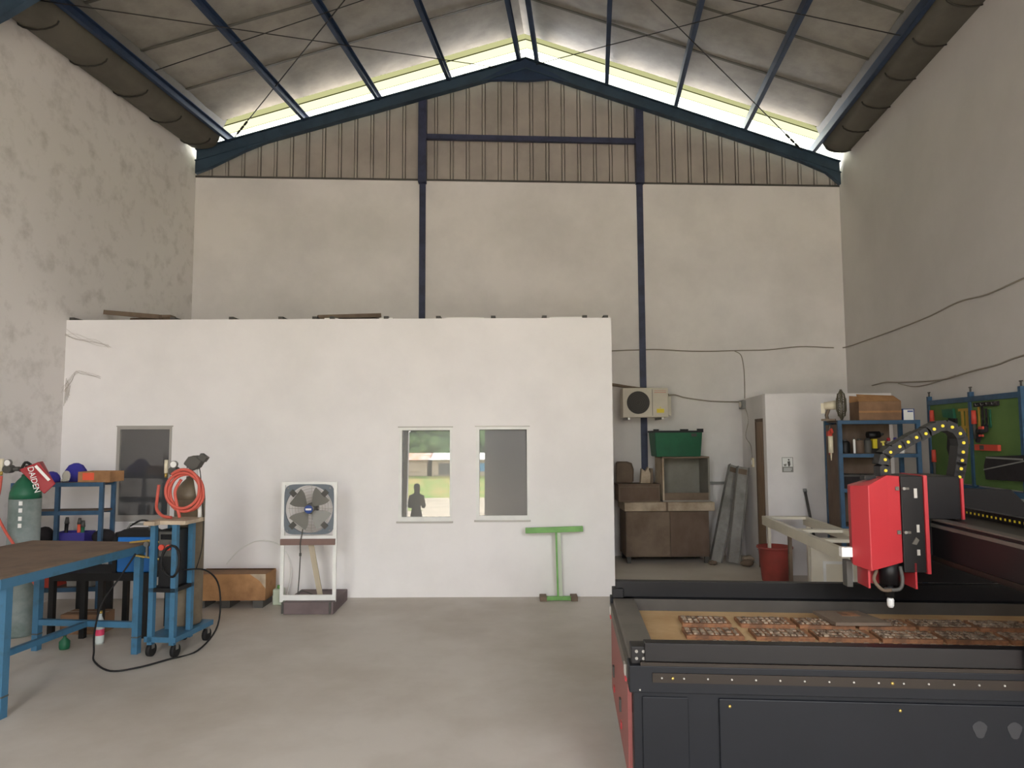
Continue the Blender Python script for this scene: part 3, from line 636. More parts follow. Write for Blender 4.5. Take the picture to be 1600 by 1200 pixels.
# local frame: width .22 in x, depth .44 in y
for a in (-.085, .095):
    for b in (-.20, .02): MB().box(a - .02, a + .02, b - .02, b + .02, .10, 1.02).build('post', 'blue_paint', ct)
MB().box(-.11, .19, -.23, .04, 1.02, 1.05).prism([(-.11, -.30), (-.02, -.30), (-.02, -.23), (-.11, -.23)], 1.02, 1.05).build('top_tray', 'dusty_light', ct)
MB().box(-.13, .13, -.22, .32, .12, .16).build('base_plate', 'blue_paint', ct)
MB().box(-.105, .115, -.22, .04, .50, .53).build('middle_shelf', 'black_steel', ct)
for a in (-.10, .10):
    for b in (-.17, .27):
        c = MB().cyl((a - .015, b, .05), (a + .015, b, .05), .05, n=16).build('castor', 'rubber', ct); MB().box(a - .02, a + .02, b - .015, b + .015, .06, .12).build('fork', 'steel', c)
wm = thing('trolley_welder', 'dark welding machine with red sockets inside the trolley', 'welder', (-2.705, 5.60, .53), RZL)
MB().box(-.06, .07, -.1, .08, 0, .44).build('case', 'black_plastic', wm, .006)
MB().box(-.055, .065, -.108, -.1, .24, .43).build('front_panel', 'dark_grey', wm)
for a, b in ((-.025, .31), (.035, .31)): MB().cyl((a, -.108, b), (a, -.13, b), .022, n=14).build('socket', 'orange_red', wm)
MB().box(-.04, .05, -.112, -.108, .37, .41).build('display', 'screen_black', wm)
tag(MB().tube([(-2.64 + .07 * math.cos(a * .9), 5.43 + .015 * math.sin(a * 1.7) , .74 + .12 * math.sin(a * .9)) for a in [i * .55 for i in range(34)]], .009, 6).build('lead_coil', 'rubber'), 'black welding leads coiled on the trolley front', 'cable')
cylinder('gas_cylinder', 'dusty brown gas cylinder standing on the welding trolley', (-2.71, 5.87, .16), .118, 1.19, 'cylinder_brown', 'cylinder_brown')
regulator('gas regulator with gauge and white flow tube on the trolley cylinder', (-2.80, 5.80, 1.42))
coil = MB(); pts = []
for i in range(75):
    a = 2 * math.pi * i / 22; r_ = .142 + .012 * math.sin(i * .37); pts.append((-2.62 + r_ * math.cos(a) * .95, 5.60 - .006 * (i % 22) / 22 - .016 * int(i / 22) , 1.255 + r_ * math.sin(a) * 1.02 + .01 * int(i / 22)))
coil.tube(pts, .0125, 8, smoothpts=2)
coil.tube([(-2.90, 5.72, 1.31), (-2.90, 5.70, 1.20), (-2.87, 5.64, 1.12), (-2.80, 5.60, 1.07), (-2.72, 5.58, 1.06)], .0125, 8, smoothpts=5)
coil.tube([(-2.66, 5.6, 1.36), (-2.70, 5.585, 1.27), (-2.68, 5.575, 1.17), (-2.65, 5.57, 1.06)], .0125, 8, smoothpts=5)
tag(coil.build('gas_hose', 'hose_red'), 'coiled red gas hose hung on the trolley cylinder', 'hose')
lp = thing('work_lamp', 'grey clamp lamp on a white stick above the coiled hose', 'lamp', (-2.57, 5.68, 1.05))
MB().cyl((0.03, 0, 0.0), (0.03, -.01, .14), .016, n=10).cyl((.03, -.01, .14), (-.015, -.02, .40), .022, .02, 12).build('stick', 'white_plastic', lp)
Ml = Matrix.Translation((-.005, -.03, .44)) @ Matrix.Rotation(math.radians(35), 4, 'Y')
hd = MB().prism([(-.06, -.05), (.03, -.055), (.05, -.01), (.045, .05), (-.03, .055), (-.06, .02)], -.045, .045, 'xz').xf(Ml).build('head', 'dark_grey', lp, .006)
MB().box(-.064, -.06, -.036, .036, -.042, .018).xf(Ml).build('lens', 'grey_plastic', hd)
MB().box(.0, .06, -.03, .03, .05, .095).xf(Ml).build('knob', 'dark_grey', hd)
MB().tube([(.03, -.03, .40), (.045, -.03, .3), (.06, 0, .0), (.045, .02, -.25), (-.0, .03, -.42)], .004, 6, smoothpts=5).build('cord', 'rubber', lp)
bt = thing('plastic_bottle', 'clear plastic drink bottle with pink label under the bench', 'bottle', (-3.42, 5.86, 0))
MB().lathe([(.032, 0), (.034, .02), (.034, .15), (.026, .19), (.013, .225), (.013, .245)], 18).build('bottle', 'bottle_clear', bt); MB().lathe([(.0345, .07), (.0345, .12)], 18, caps=False).build('label_wrap', 'label_pink', bt); MB().cyl((0, 0, .245), (0, 0, .265), .015, n=12).build('screw_cap', 'brass', bt)
o = thing('toolbox', 'dusty brown carton on the floor behind the bottle', 'box', (-3.72, 6.22, 0)); MB().box(-.2, .16, -.1, .1, 0, .17).build('carton', 'cardboard_dark', o, .004); MB().box(-.2, .16, -.005, .005, .17, .172).build('tape', 'dusty_light', o)
o = thing('plastic_jug', 'small green plastic jug on the floor under the bench', 'jug', (-3.62, 5.72, 0)); MB().lathe([(.035, 0), (.04, .02), (.04, .06), (.012, .09), (.012, .105)], 16).build('jug_body', 'green_crate', o); MB().cyl((0, 0, .105), (0, 0, .118), .016, n=10).build('stopper', 'dark_grey', o)

# ------------------------------------------------------------------ carton on skids
bx = thing('cardboard_carton', 'long brown cardboard carton on skids against the office wall', 'box', (-2.82, 7.18, 0))
MB().box(-.36, .36, -.17, .14, .075, .335).build('carton', 'cardboard', bx, .006)
MB().add([(-.36, -.17, .335), (.36, -.17, .335), (.38, -.02, .352), (-.33, -.02, .352)], [(0, 1, 2, 3)]).add([(-.36, .14, .335), (.36, .14, .335), (.38, .0, .356), (-.33, 0, .356)], [(3, 2, 1, 0)]).build('flap', 'cardboard_dark', bx)
MB().add([(.20, -.172, .335), (.36, -.172, .335), (.362, -.172, .19), (.30, -.172, .27)], [(0, 1, 2, 3)]).build('tape', 'dusty_light', bx)
for a in (-.30, -.05, .28): MB().box(a - .05, a + .05, -.15, .12, 0, .075).build('skid', 'dark_grey', bx)

# ------------------------------------------------------------------ exhaust fan in a stand
fn = thing('exhaust_fan', 'square grey exhaust fan mounted in a tall white stand', 'fan', (-1.99, 7.12, 0))
MB().box(-.21, .27, -.36, .22, 0.0, .115).build('base_box', 'base_brown', fn, .006)
MB().box(-.225, -.205, -.37, -.33, .01, .115).box(.23, .25, -.37, -.33, .01, .115).build('base_bracket', 'dark_grey', fn)
for s_ in (-1, 1): MB().box(s_ * .255 - .016, s_ * .255 + .016, -.28, -.255, .10, 1.255).build('frame_post', 'white_paint', fn)
MB().box(-.239, .239, -.28, -.255, 1.225, 1.255).build('frame_rail', 'white_paint', fn); MB().box(-.239, .239, -.28, -.255, .115, .165).build('frame_rail', 'white_paint', fn); MB().box(-.239, .239, -.279, -.256, .70, .735).build('frame_rail', 'white_paint', fn)
MB().box(-.268, .262, -.31, -.281, .648, .705).build('cross_bar', 'fan_brown', fn)
FC = (.0, -.285, .99); Ro = .232
vs = []; N = 64
for i in range(N):
    a = 2 * math.pi * i / N; c_, s_ = math.cos(a), math.sin(a)
    sq = .243 / ((abs(c_) ** 7 + abs(s_) ** 7) ** (1 / 7))
    for rr, yy in ((Ro, 0), (sq, 0), (sq, .02), (Ro, .02)): vs.append((FC[0] + rr * c_, FC[1] + yy, FC[2] + rr * s_))
fs = []
for i in range(N):
    j = (i + 1) % N
    for q in range(4): fs.append((4 * i + q, 4 * j + q, 4 * j + (q + 1) % 4, 4 * i + (q + 1) % 4))
MB().add(vs, fs).build('fan_plate', 'fan_grey', fn)
for a in (45, 135, 225, 315):
    ca, sa = math.cos(math.radians(a)), math.sin(math.radians(a))
    MB().bar((FC[0] + .19 * ca, FC[1] - .006, FC[2] + .19 * sa), (FC[0] + .25 * ca, FC[1] - .006, FC[2] + .25 * sa), .05, .012, (0, 1, 0)).build('mount_arm', 'dark_grey', fn)
    MB().cyl((FC[0] + .29 * ca, FC[1], FC[2] + .29 * sa), (FC[0] + .29 * ca, FC[1] - .006, FC[2] + .29 * sa), .008, n=8).build('bolt', 'steel', fn)
for q in range(4):
    mb = MB(); a0 = math.radians(50 + 90 * q); n = 8; vs = []
    for j in range(n + 1):
        t = j / n; r_ = .03 + .185 * t; half = math.radians(19 + 13 * math.sin(math.pi * min(1, t * .8)))
        for sgn in (-1, 1):
            a = a0 + sgn * half; vs.append((FC[0] + r_ * math.cos(a), FC[1] + .035 + sgn * (.012 + .01 * t), FC[2] + r_ * math.sin(a)))
    mb.add(vs, [(2 * j, 2 * j + 1, 2 * j + 3, 2 * j + 2) for j in range(n)], True).build('blade', 'blade_grey', fn)
hub = MB().cyl((FC[0], FC[1] + .06, FC[2]), (FC[0], FC[1] - .01, FC[2]), .045, n=20).build('hub', 'blade_grey', fn)
MB().lathe([(.042, 0), (.038, .006), (.01, .009)], 20, (FC[0], FC[1] - .01, FC[2]), 'y').build('badge', 'logo_blue', hub); MB().box(FC[0] - .028, FC[0] + .028, FC[1] - .021, FC[1] - .017, FC[2] - .008, FC[2] + .01).build('badge_mark', 'white_plastic', hub)
MB().cyl((FC[0], FC[1] + .06, FC[2]), (FC[0], FC[1] + .17, FC[2]), .055, n=18).build('motor', 'dark_grey', fn)
gd = MB()
for r_ in (.075, .105, .135, .165, .195, .222): gd.tube([(FC[0] + r_ * math.cos(2 * math.pi * i / 36), FC[1] + .10, FC[2] + r_ * math.sin(2 * math.pi * i / 36)) for i in range(36)], .0022, 5, True)
for a in (0, 90, 180, 270): gd.tube([(FC[0], FC[1] + .11, FC[2]), (FC[0] + .23 * math.cos(math.radians(a)), FC[1] + .09, FC[2] + .23 * math.sin(math.radians(a)))], .003, 5)
gd.build('wire_guard', 'alu', fn)
MB().bar((-.0, -.20, .65), (.075, -.10, .115), .05, .02, (0, 1, 0)).build('strut', 'bamboo', fn)
MB().tube([(-.055, -.29, .80), (-.062, -.30, .74), (-.07, -.315, .66), (-.075, -.29, .55), (-.09, -.26, .35), (-.105, -.25, .13), (-.09, -.22, .19), (-.04, -.2, .18), (.03, -.16, .135)], .006, 6, smoothpts=6).build('cord', 'dark_grey', fn)
MB().box(-.084, -.066, -.298, -.28, .54, .57).build('cord_switch', 'dark_grey', fn)
cable('wall_hose', [(-3.02, 7.43, .36), (-2.9, 7.43, .50), (-2.7, 7.435, .60), (-2.5, 7.435, .57), (-2.38, 7.43, .45), (-2.33, 7.4, .3), (-2.34, 7.36, .12), (-2.36, 7.3, .02)], .006, 'white_plastic', 'thin pale hose arching against the office wall behind the carton', 'hose')
o = thing('plastic_canister', 'pale green plastic canister between carton and fan stand', 'canister', (-2.38, 7.18, 0)); MB().box(-.05, .05, -.05, .05, 0, .16).build('tank', 'pale_green', o, .012); MB().cyl((0, 0, .16), (0, 0, .19), .02, n=12).build('stopper', 'green_paint', o)

# ------------------------------------------------------------------ green T stand
ts = thing('roller_stand', 'green T shaped work support stand leaning by the office wall', 'stand', (.47, 7.3, 0))
MB().bar((-.335, 0, .712), (.265, 0, .728), .05, .055).build('top_bar', 'green_paint', ts, .004)
MB().bar((-.015, .0, .69), (.0, .02, .03), .018, .03).build('post', 'green_paint', ts); MB().bar((.014, .0, .69), (.028, .02, .03), .038, .012).build('post_web', 'pale_green', ts)
MB().bar((-.15, .0, .02), (.17, 0, .02), .06, .035).build('base_bar', 'green_paint', ts, .003)
for a in (-.155, .165): MB().box(a - .035, a + .035, -.06, .09, 0.0, .045).build('foot', 'dusty_brown', ts, .003)

# ------------------------------------------------------------------ far corner: cabinet with things stacked on it, air conditioner
cb = thing('base_cabinet', 'dusty brown base cabinet with thick pale worktop', 'cabinet', (2.09, 9.32, 0))
MB().box(-.58, .53, 0, .50, .085, .69).build('body', 'dusty_brown', cb, .004)
for a, b in ((-.57, .0), (.01, .52)): MB().box(a, b, -.018, 0, .10, .68).build('door', 'dusty_brown' if a < 0 else 'brown_wood', cb, .003)
MB().box(-.60, .60, -.04, .52, .69, .805).build('worktop', 'dusty_light', cb, .005)
MB().box(-.05, -.02, -.042, -.04, .69, .805).build('joint_strip', 'dusty_brown', cb)
for a in (-.54, .49):
    for b in (.03, .46): MB().box(a - .025, a + .025, b - .025, b + .025, 0, .085).build('foot', 'dark_grey', cb)
db = thing('drawer_box', 'low brown drawer box at the end of the pale worktop', 'box', (1.71, 9.42, .805))
MB().box(-.28, .28, -.04, .30, 0, .21).build('case', 'dusty_brown', db, .003); MB().box(-.285, .285, -.05, .305, .21, .235).build('lid', 'brown_wood', db); MB().box(-.26, .26, -.046, -.04, .02, .19).build('drawer_front', 'brown_wood', db)
ob = thing('open_crate', 'open fronted grey wooden box on the pale worktop', 'box', (2.335, 9.40, .805), math.radians(2))
t = .022; MB().box(-.32, .32, -.05, .36, 0, t).build('bottom_panel', 'grey_box', ob); MB().box(-.32, .32, -.05, .36, .58, .58 + t).build('top_panel', 'dusty_brown', ob)
MB().box(-.32, -.32 + t, -.05, .36, t, .58).build('side_panel', 'dusty_light', ob); MB().box(.32 - t, .32, -.05, .36, t, .58).build('side_panel', 'grey_box', ob)
MB().box(-.32 + t, .32 - t, .34, .36, t, .58).build('back_panel', 'grey_box', ob); MB().box(-.32 + t, .32 - t, -.05, -.03, t, .12).build('front_lip', 'dusty_brown', ob)
gb = thing('green_box', 'dark green plastic storage box on the open fronted box', 'box', (2.24, 9.52, 1.407), math.radians(2))
MB().add([(-.30, -.16, 0), (.30, -.16, 0), (.30, .16, 0), (-.30, .16, 0), (-.325, -.18, .34), (.325, -.18, .34), (.325, .18, .34), (-.325, .18, .34)],
         [(3, 2, 1, 0), (4, 5, 6, 7), (0, 1, 5, 4), (1, 2, 6, 5), (2, 3, 7, 6), (3, 0, 4, 7)]).build('tub', 'green_crate', gb, .008)
MB().box(-.335, .335, -.19, .19, .325, .35).build('rim', 'black_plastic', gb); MB().box(-.335, -.27, -.19, -.14, .35, .37).box(.26, .335, -.19, -.14, .35, .375).box(.03, .13, -.19, -.14, .35, .37).build('latch', 'black_plastic', gb); MB().box(.17, .24, -.196, -.188, .27, .31).build('label_plate', 'dark_grey', gb)
ch = thing('seat_cushion', 'dusty brown rounded seat cushion upright on the drawer box', 'cushion', (1.55, 9.66, 1.04))
MB().prism([(-.11, 0), (.12, 0), (.125, .19), (.10, .27), (.04, .29), (-.11, .29)], -.04, .04, 'xz').build('pad', 'dusty_brown', ch, .02)
MB().tube([(.12, -.04, .02), (.125, -.042, .19), (.10, -.042, .27), (.04, -.042, .29), (-.1, -.042, .29)], .006, 6).build('piping', 'brown_wood', ch)
o = thing('broken_block', 'small pale plaster block beside the column foot on the drawer box', 'block', (1.83, 9.6, 1.04)); MB().prism([(-.07, 0), (.06, 0), (.07, .12), (.04, .22), (.0, .16), (-.05, .2)], -.05, .05, 'xz').build('block', 'dusty_light', o); MB().box(.065, .1, -.05, .05, 0, .2).build('side_plate', 'dusty_brown', o)
ac = thing('outdoor_unit', 'beige outdoor air conditioner unit mounted on the back wall', 'air conditioner', (1.82, 9.40, 1.94))
MB().box(-.31, .31, .0, .24, 0, .40).build('casing', 'beige_plastic', ac, .008)
MB().cyl((-.10, .0, .20), (-.10, -.008, .20), .155, n=40).build('fan_opening', 'grille_dark', ac)
gr = MB()
for r_ in (.03, .055, .08, .105, .13, .15): gr.tube([(-.10 + r_ * math.cos(2 * math.pi * i / 32), -.012, .20 + r_ * math.sin(2 * math.pi * i / 32)) for i in range(32)], .002, 4, True)
gr.build('fan_grille', 'dark_grey', ac)
MB().box(.09, .096, -.003, 0, .02, .38).build('panel_seam', 'dark_grey', ac); MB().box(.12, .28, -.004, 0, .335, .34).box(.12, .28, -.004, 0, .36, .363).build('vent_slot', 'orange_red', ac)
MB().box(.15, .25, -.003, 0, .06, .115).build('energy_label', 'yellow', ac); MB().prism([(.19, .125), (.21, .125), (.20, .145)], -.003, 0, 'xz').build('warning_mark', 'yellow', ac)
MB().box(.31, .36, .05, .2, .02, .28).build('valve_cover', 'beige_plastic', ac, .006)
for a in (-.22, .24): MB().bar((a, .05, -.015), (a, .49, -.015), .03, .03).build('wall_bracket', 'steel', ac)
cable('coolant_pipe', [(1.2, 9.6, 2.415), (1.42, 9.62, 2.40), (1.62, 9.66, 2.37), (1.85, 9.72, 2.345), (2.1, 9.74, 2.33), (2.2, 9.7, 2.25)], .022, 'dusty_brown', 'thick insulated pipe running behind the outdoor unit', 'pipe')
cable('conduit_cable', [(2.18, 9.62, 2.25), (2.32, 9.8, 2.265), (2.45, by(2.45) - .012, 2.24), (2.58, by(2.6) - .012, 2.215), (2.85, by(2.8) - .012, 2.18), (3.1, by(3.1) - .012, 2.17), (3.24, 9.85, 2.165)], .010, 'wire_grey', 'grey cable from the outdoor unit to the junction box')
o = MB().bar((2.62, by(2.6) - .03, 1.015), (3.28, by(3.3) - .03, 1.02), .04, .035).build('wall_batten', 'grey_plastic'); tag(o, 'thin grey batten fixed low across the back wall', 'batten')
for k, (xa, xb, ya, yb_, zt_, lab) in enumerate(((2.70, 3.09, 9.34, 9.66, 1.27, 'leaning galvanised channel nearest the base cabinet'), (2.90, 3.135, 9.24, 9.45, 1.26, 'leaning galvanised channel touching the washroom cubicle'))):
    cn = thing('steel_channel', lab, 'channel', (xa, ya, 0), 0, 'leaning metal channels')
    dv = Vector((xb - xa, yb_ - ya, zt_)); p0 = Vector((0, 0, .0)); a_ = Vector((1, 0, -dv.x / zt_)).normalized(); nrm = dv.normalized().cross(a_)
    mb = MB(); w_ = .145
    mb.bar(p0 + Vector((0, 0, .02)), p0 + dv, w_, .006, nrm); mb.build('web', 'galvanised', cn)
    for s_ in (-1, 1): MB().bar(p0 + Vector((0, 0, .02)) + a_ * (s_ * w_ / 2) - nrm * .0, p0 + dv + a_ * (s_ * w_ / 2), .006, .09, nrm).build('flange', 'galvanised', cn)
    MB().bar(p0 + dv - dv.normalized() * .10, p0 + dv - dv.normalized() * .03, w_ * .8, .012, nrm).build('rust_patch', 'dusty_brown', cn)
for k, (xx, yy, r_, lab) in enumerate(((2.62, 9.2, .05, 'rough brown stone near the cabinet foot'), (3.04, 9.10, .075, 'dark rubble lump at the foot of the leaning channel'), (3.16, 9.42, .07, 'pale rubble lump against the cubicle wall'))):
    mb = MB().ball((0, 0, r_ * .55), r_, 10, (1.2, 1, .6)); mb.v = [(a + random.uniform(-.008, .008), b + random.uniform(-.008, .008), max(0, c + random.uniform(-.008, .008))) for a, b, c in mb.v]
    tag(mb.build('rubble_stone', 'dusty_brown' if k < 2 else 'dusty_light', None, 0, (xx, yy, 0)), lab, 'stone')

# ------------------------------------------------------------------ bucket and white frame
bk = thing('plastic_bucket', 'red plastic bucket on the floor before the cubicle', 'bucket', (3.06, 8.19, 0))
MB().lathe([(.145, .0), (.15, .01), (.185, .385), (.19, .40), (.182, .40), (.145, .015), (.002, .012)], 32).build('pail', 'red_plastic', bk)
MB().lathe([(.186, .375), (.203, .38), (.203, .40), (.186, .402)], 32, caps=False).build('rim', 'red_plastic', bk)
MB().tube([(.19 * math.cos(a), .19 * math.sin(a) * .98, .36 - .02 * math.sin(a)) for a in [math.pi * i / 16 for i in range(17)]], .004, 6).build('bail_handle', 'steel', bk)
wf = thing('white_frame', 'long white ladder frame table on panel legs behind the router', 'table', (2.87, 7.0, 0), math.radians(-4.8))
# local: length along y from -1.25 to 1.2, width .0 to .95
Z1 = .75
for xx, ye in ((-.045, 1.2), (.42, 1.2), (.86, .18)): MB().box(xx, xx + .035 if xx > 0 else xx + .05, -1.2, ye, Z1 - .10, Z1).build('long_rail', 'white_melamine', wf)
for yy, xe in ((-1.15, .86), (-.6, .86), (.05, .86), (1.15, .42)): MB().box(.005, xe, yy - .05, yy + .05, Z1 - .03, Z1 - .001).build('cross_slat', 'white_melamine', wf)
for yy in (-.45,):
    lg = MB().box(-.045, .40, yy, yy + .03, 0, Z1 - .10).build('leg_panel', 'white_melamine', wf)
    MB().box(.06, .085, yy - .006, yy, .10, .52).box(.305, .33, yy - .006, yy, .10, .52).box(.085, .305, yy - .006, yy, .10, .125).box(.085, .305, yy - .006, yy, .495, .52).build('panel_moulding', 'white_paint', lg)
MB().box(.52, .86, -.45, -.42, 0, Z1 - .10).build('leg_panel', 'white_melamine', wf)
MB().box(.0, .03, .35, .40, 0, Z1 - .10).build('thin_leg', 'dusty_brown', wf); MB().box(.40, .44, 1.0, 1.04, 0, Z1 - .10).build('thin_leg', 'white_melamine', wf); MB().box(.0, .03, 1.12, 1.16, 0, Z1 - .10).build('thin_leg', 'white_melamine', wf)

# ------------------------------------------------------------------ blue rack in front of the cubicle with its contents
rr = rack('steel_rack', 'blue steel rack with brown back panel beside the cubicle', (3.46, 7.32, 0), RZL, .78, .42, 1.845, (.35, .74, 1.13, 1.495, 1.845), 'blue_rack', .04)
MB().box(.02, .66, .40, .41, .3, 1.82).build('back_panel', 'brown_wood', rr); MB().box(-.012, .0, .02, .40, .3, 1.80).build('side_panel', 'brown_wood', rr)
def rack2(x, y, z):
    v = Matrix.Rotation(RZL, 3, 'Z') @ Vector((x, y, z)); return (v.x + 3.46, v.y + 7.32, z)
of = thing('desk_fan', 'old olive fan head with cream motor on the blue rack', 'fan', rack2(.08, .15, 1.845), math.radians(62))
dz = .17
for s_, nm in ((.03, 'guard_back'), (-.03, 'guard_front')):
    mb = MB()
    for i in range(28):
        a = 2 * math.pi * i / 28
        mb.tube([(.03 * math.cos(a), s_ * 1.6, dz + .03 * math.sin(a)), (.10 * math.cos(a), s_ * 1.3, dz + .10 * math.sin(a)), (.165 * math.cos(a), s_ * .2, dz + .165 * math.sin(a))], .0028, 4)
    for r_, yy in ((.165, s_ * .2), (.12, s_ * 1.1), (.07, s_ * 1.5)): mb.tube([(r_ * math.cos(2 * math.pi * i / 32), yy, dz + r_ * math.sin(2 * math.pi * i / 32)) for i in range(32)], .005, 5, True)
    mb.build(nm, 'fan_olive', of)
for q in range(3):
    a0 = 2 * math.pi * q / 3 + .4
    MB().add([(.03 * math.cos(a0), -.005, dz + .03 * math.sin(a0)), (.15 * math.cos(a0 - .5), -.012, dz + .15 * math.sin(a0 - .5)), (.155 * math.cos(a0), 0, dz + .155 * math.sin(a0)), (.15 * math.cos(a0 + .45), .014, dz + .15 * math.sin(a0 + .45))], [(0, 1, 2, 3)], True).build('blade', 'fan_olive', of)
MB().cyl((0, .05, dz), (0, .17, dz - .01), .05, .04, 16).box(-.03, .03, .16, .2, dz - .09, dz + .02).build('motor', 'cream', of); MB().tube([(0, .12, dz - .03), (0, .15, .06), (0, .14, .012)], .018, 8).box(-.06, .06, .06, .2, 0, .02).build('neck', 'dusty_brown', of)
cx = thing('cardboard_box', 'half open cardboard box on top of the blue rack', 'box', rack2(.45, .2, 1.845), RZL - .05)
MB().box(-.22, .20, -.16, .16, 0, .20).build('carton', 'cardboard_dark', cx, .004)
MB().add([(-.22, -.16, .20), (.20, -.16, .20), (.17, -.03, .265), (-.20, -.02, .285)], [(0, 1, 2, 3)]).add([(-.22, .16, .20), (.20, .16, .20), (.20, .2, .25), (-.2, .22, .28)], [(0, 1, 2, 3)]).build('flap', 'cardboard', cx); MB().box(-.22, .20, -.162, -.16, .08, .10).build('crease', 'cardboard', cx)
o = thing('label_box', 'small white carton with blue print beside the cardboard box', 'box', rack2(.73, .13, 1.845), RZL); MB().box(-.055, .055, -.05, .05, 0, .115).build('carton', 'white_plastic', o); MB().box(-.058, .058, -.052, .052, .112, .12).box(.05, .058, -.052, .052, 0, .112).box(-.058, -.05, -.052, .052, 0, .112).build('edge_trim', 'deep_blue', o); MB().box(-.01, .045, -.0525, -.0505, .085, .1).build('print_mark', 'logo_blue', o)
specs = [(.10, .15, .05, .13, 'black_plastic', 'dark oil can at the post side of the rack shelf'), (.165, .06, .012, .15, 'white_plastic', 'thin white tube standing on the rack shelf'), (.25, .15, .045, .14, 'brown_wood', 'brown varnish tin on the rack shelf'), (.33, .14, .04, .145, 'dark_grey', 'dark grey spray can on the rack shelf')]
for (a, b, r_, h_, m_, lab) in specs:
    o = thing('supply_can', lab, 'can', rack2(a, b, 1.495), 0, 'cans on the blue rack shelf'); MB().lathe([(r_ * .96, 0), (r_, .006), (r_, h_ * .9), (r_ * .7, h_)], 20).build('can_body', m_, o); MB().cyl((0, 0, h_), (0, 0, h_ + .015), r_ * .5, n=14).build('can_cap', 'dark_grey', o)
o = thing('screwdriver', 'bright yellow handled tool leaning in the rack shelf', 'tool', rack2(.455, .05, 1.495)); MB().cyl((.01, 0, 0), (-.005, 0, .115), .009, .011, 10).build('handle', 'pale_yellow', o); MB().cyl((-.005, 0, .115), (-.007, 0, .13), .022, .022, 12).build('cap', 'pale_yellow', o)
o = thing('cordless_drill', 'black cordless drill with yellow grip on the rack shelf', 'drill', rack2(.42, .20, 1.495)); MB().box(-.045, .045, -.04, .04, 0, .05).build('battery', 'black_plastic', o); MB().box(-.025, .02, -.025, .025, .05, .15).build('grip', 'yellow', o); MB().cyl((-.07, 0, .19), (.06, 0, .2), .04, .035, 14).build('drill_body', 'black_plastic', o); MB().cyl((.06, 0, .2), (.1, 0, .203), .02, .012, 10).build('chuck', 'dark_grey', o)
for (a, lab, m_, m2) in ((.535, 'small bottle with red cap on the rack shelf', 'grey_plastic', 'mask_red'), (.60, 'small bottle with violet cap on the rack shelf', 'grey_plastic', 'crate_blue'), (.665, 'squat bottle with pink red cap on the rack shelf', 'white_plastic', 'label_pink')):
    o = thing('glue_bottle', lab, 'bottle', rack2(a, .12, 1.495), 0, 'capped bottles on the rack shelf'); MB().lathe([(.024, 0), (.026, .01), (.026, .10), (.012, .13)], 16).build('bottle_body', m_, o); MB().cyl((0, 0, .13), (0, 0, .165), .02, .016, 12).build('bottle_cap', m2, o)
cg = thing('caulking_gun', 'red caulking gun with cream cartridge hung on the rack side', 'caulking gun', rack2(-.06, .10, 0))
MB().cyl((0, 0, 1.50), (0, 0, 1.68), .025, n=14).cyl((0, 0, 1.50), (0, 0, 1.42), .01, .005, 8).build('cartridge', 'cream', cg); MB().bar((0, .03, 1.48), (0, .03, 1.74), .012).bar((0, .03, 1.70), (0, -.04, 1.74), .02, .05).box(-.02, .02, .0, .05, 1.68, 1.73).build('gun_frame', 'orange_red', cg); MB().tube([(0, .03, 1.74), (.02, .04, 1.80), (.04, .05, 1.8)], .004, 6).build('hook', 'steel', cg)
for a, lab in ((.14, 'dark lumpy parts box on the rack second shelf'), (.42, 'dark reddish parts box on the rack second shelf')):
    o = thing('parts_box', lab, 'box', rack2(a, .2, 1.13)); MB().box(-.11, .11, -.12, .12, 0, .12).build('carton', 'dark_bag' if a < .3 else 'brown_wood', o, .006); MB().box(-.115, .115, -.125, .125, .12, .14).build('lid', 'dark_grey', o)
o = thing('steel_pipe', 'thin grey pipe leaning on the cubicle wall beside the rack', 'pipe', (3.58, 8.42, 0)); MB().cyl((.02, -.25, .0), (-.02, .055, 1.0), .016, n=10).build('tube', 'dark_grey', o); MB().cyl((-.02, .055, 1.0), (-.022, .065, 1.04), .022, n=10).build('end_cap', 'grey_plastic', o)

# ------------------------------------------------------------------ green tool board on the right wall
pb = thing('tool_board', 'green tool board in blue steel frame on the side wall', 'tool board', (rx(6.6), 6.6, 0), RZL)
# local: y along the wall, -x out of the wall
for y0, y1 in ((.07, .89), (-.72, .06)): MB().box(-.035, -.022, y0, y1, 1.21, 2.02).build('board_panel', 'peg_green', pb)
for y0 in (.89, .06, -.74): MB().box(-.05, -.01, y0 - .02, y0 + .02, 1.15, 2.10).build('frame_post', 'blue_rack', pb)
for z0 in (2.03, 1.17): MB().box(-.05, -.012, -.72, .87, z0 - .025, z0 + .025).build('frame_rail', 'blue_rack', pb)
for y0 in (.89, .06, -.74): MB().cyl((-.03, y0, 2.10), (-.03, y0, 2.14), .009, n=8).box(-.036, -.024, y0 - .02, y0 + .02, 2.14, 2.15).build('hanger_bolt', 'dark_grey', pb)
def board(y, z): 
    v = Matrix.Rotation(RZL, 3, 'Z') @ Vector((-.037, y, 0)); return (v.x + rx(6.6), v.y + 6.6, z)
for i, (y, z, lab) in enumerate(((.17, 1.86, 'upper yellow pair of hex keys on the green board'), (.145, 1.69, 'lower yellow pair of hex keys on the green board'))):
    o = thing('hex_key_pair', lab, 'hex keys', board(y, z), RZL); MB().box(-.012, 0, -.10, .10, .06, .085).build('holder', 'ochre', o)
    for yy in (-.05, .03): MB().box(-.014, 0, yy - .016, yy + .016, -.09, .06).build('key_bar', 'ochre', o)
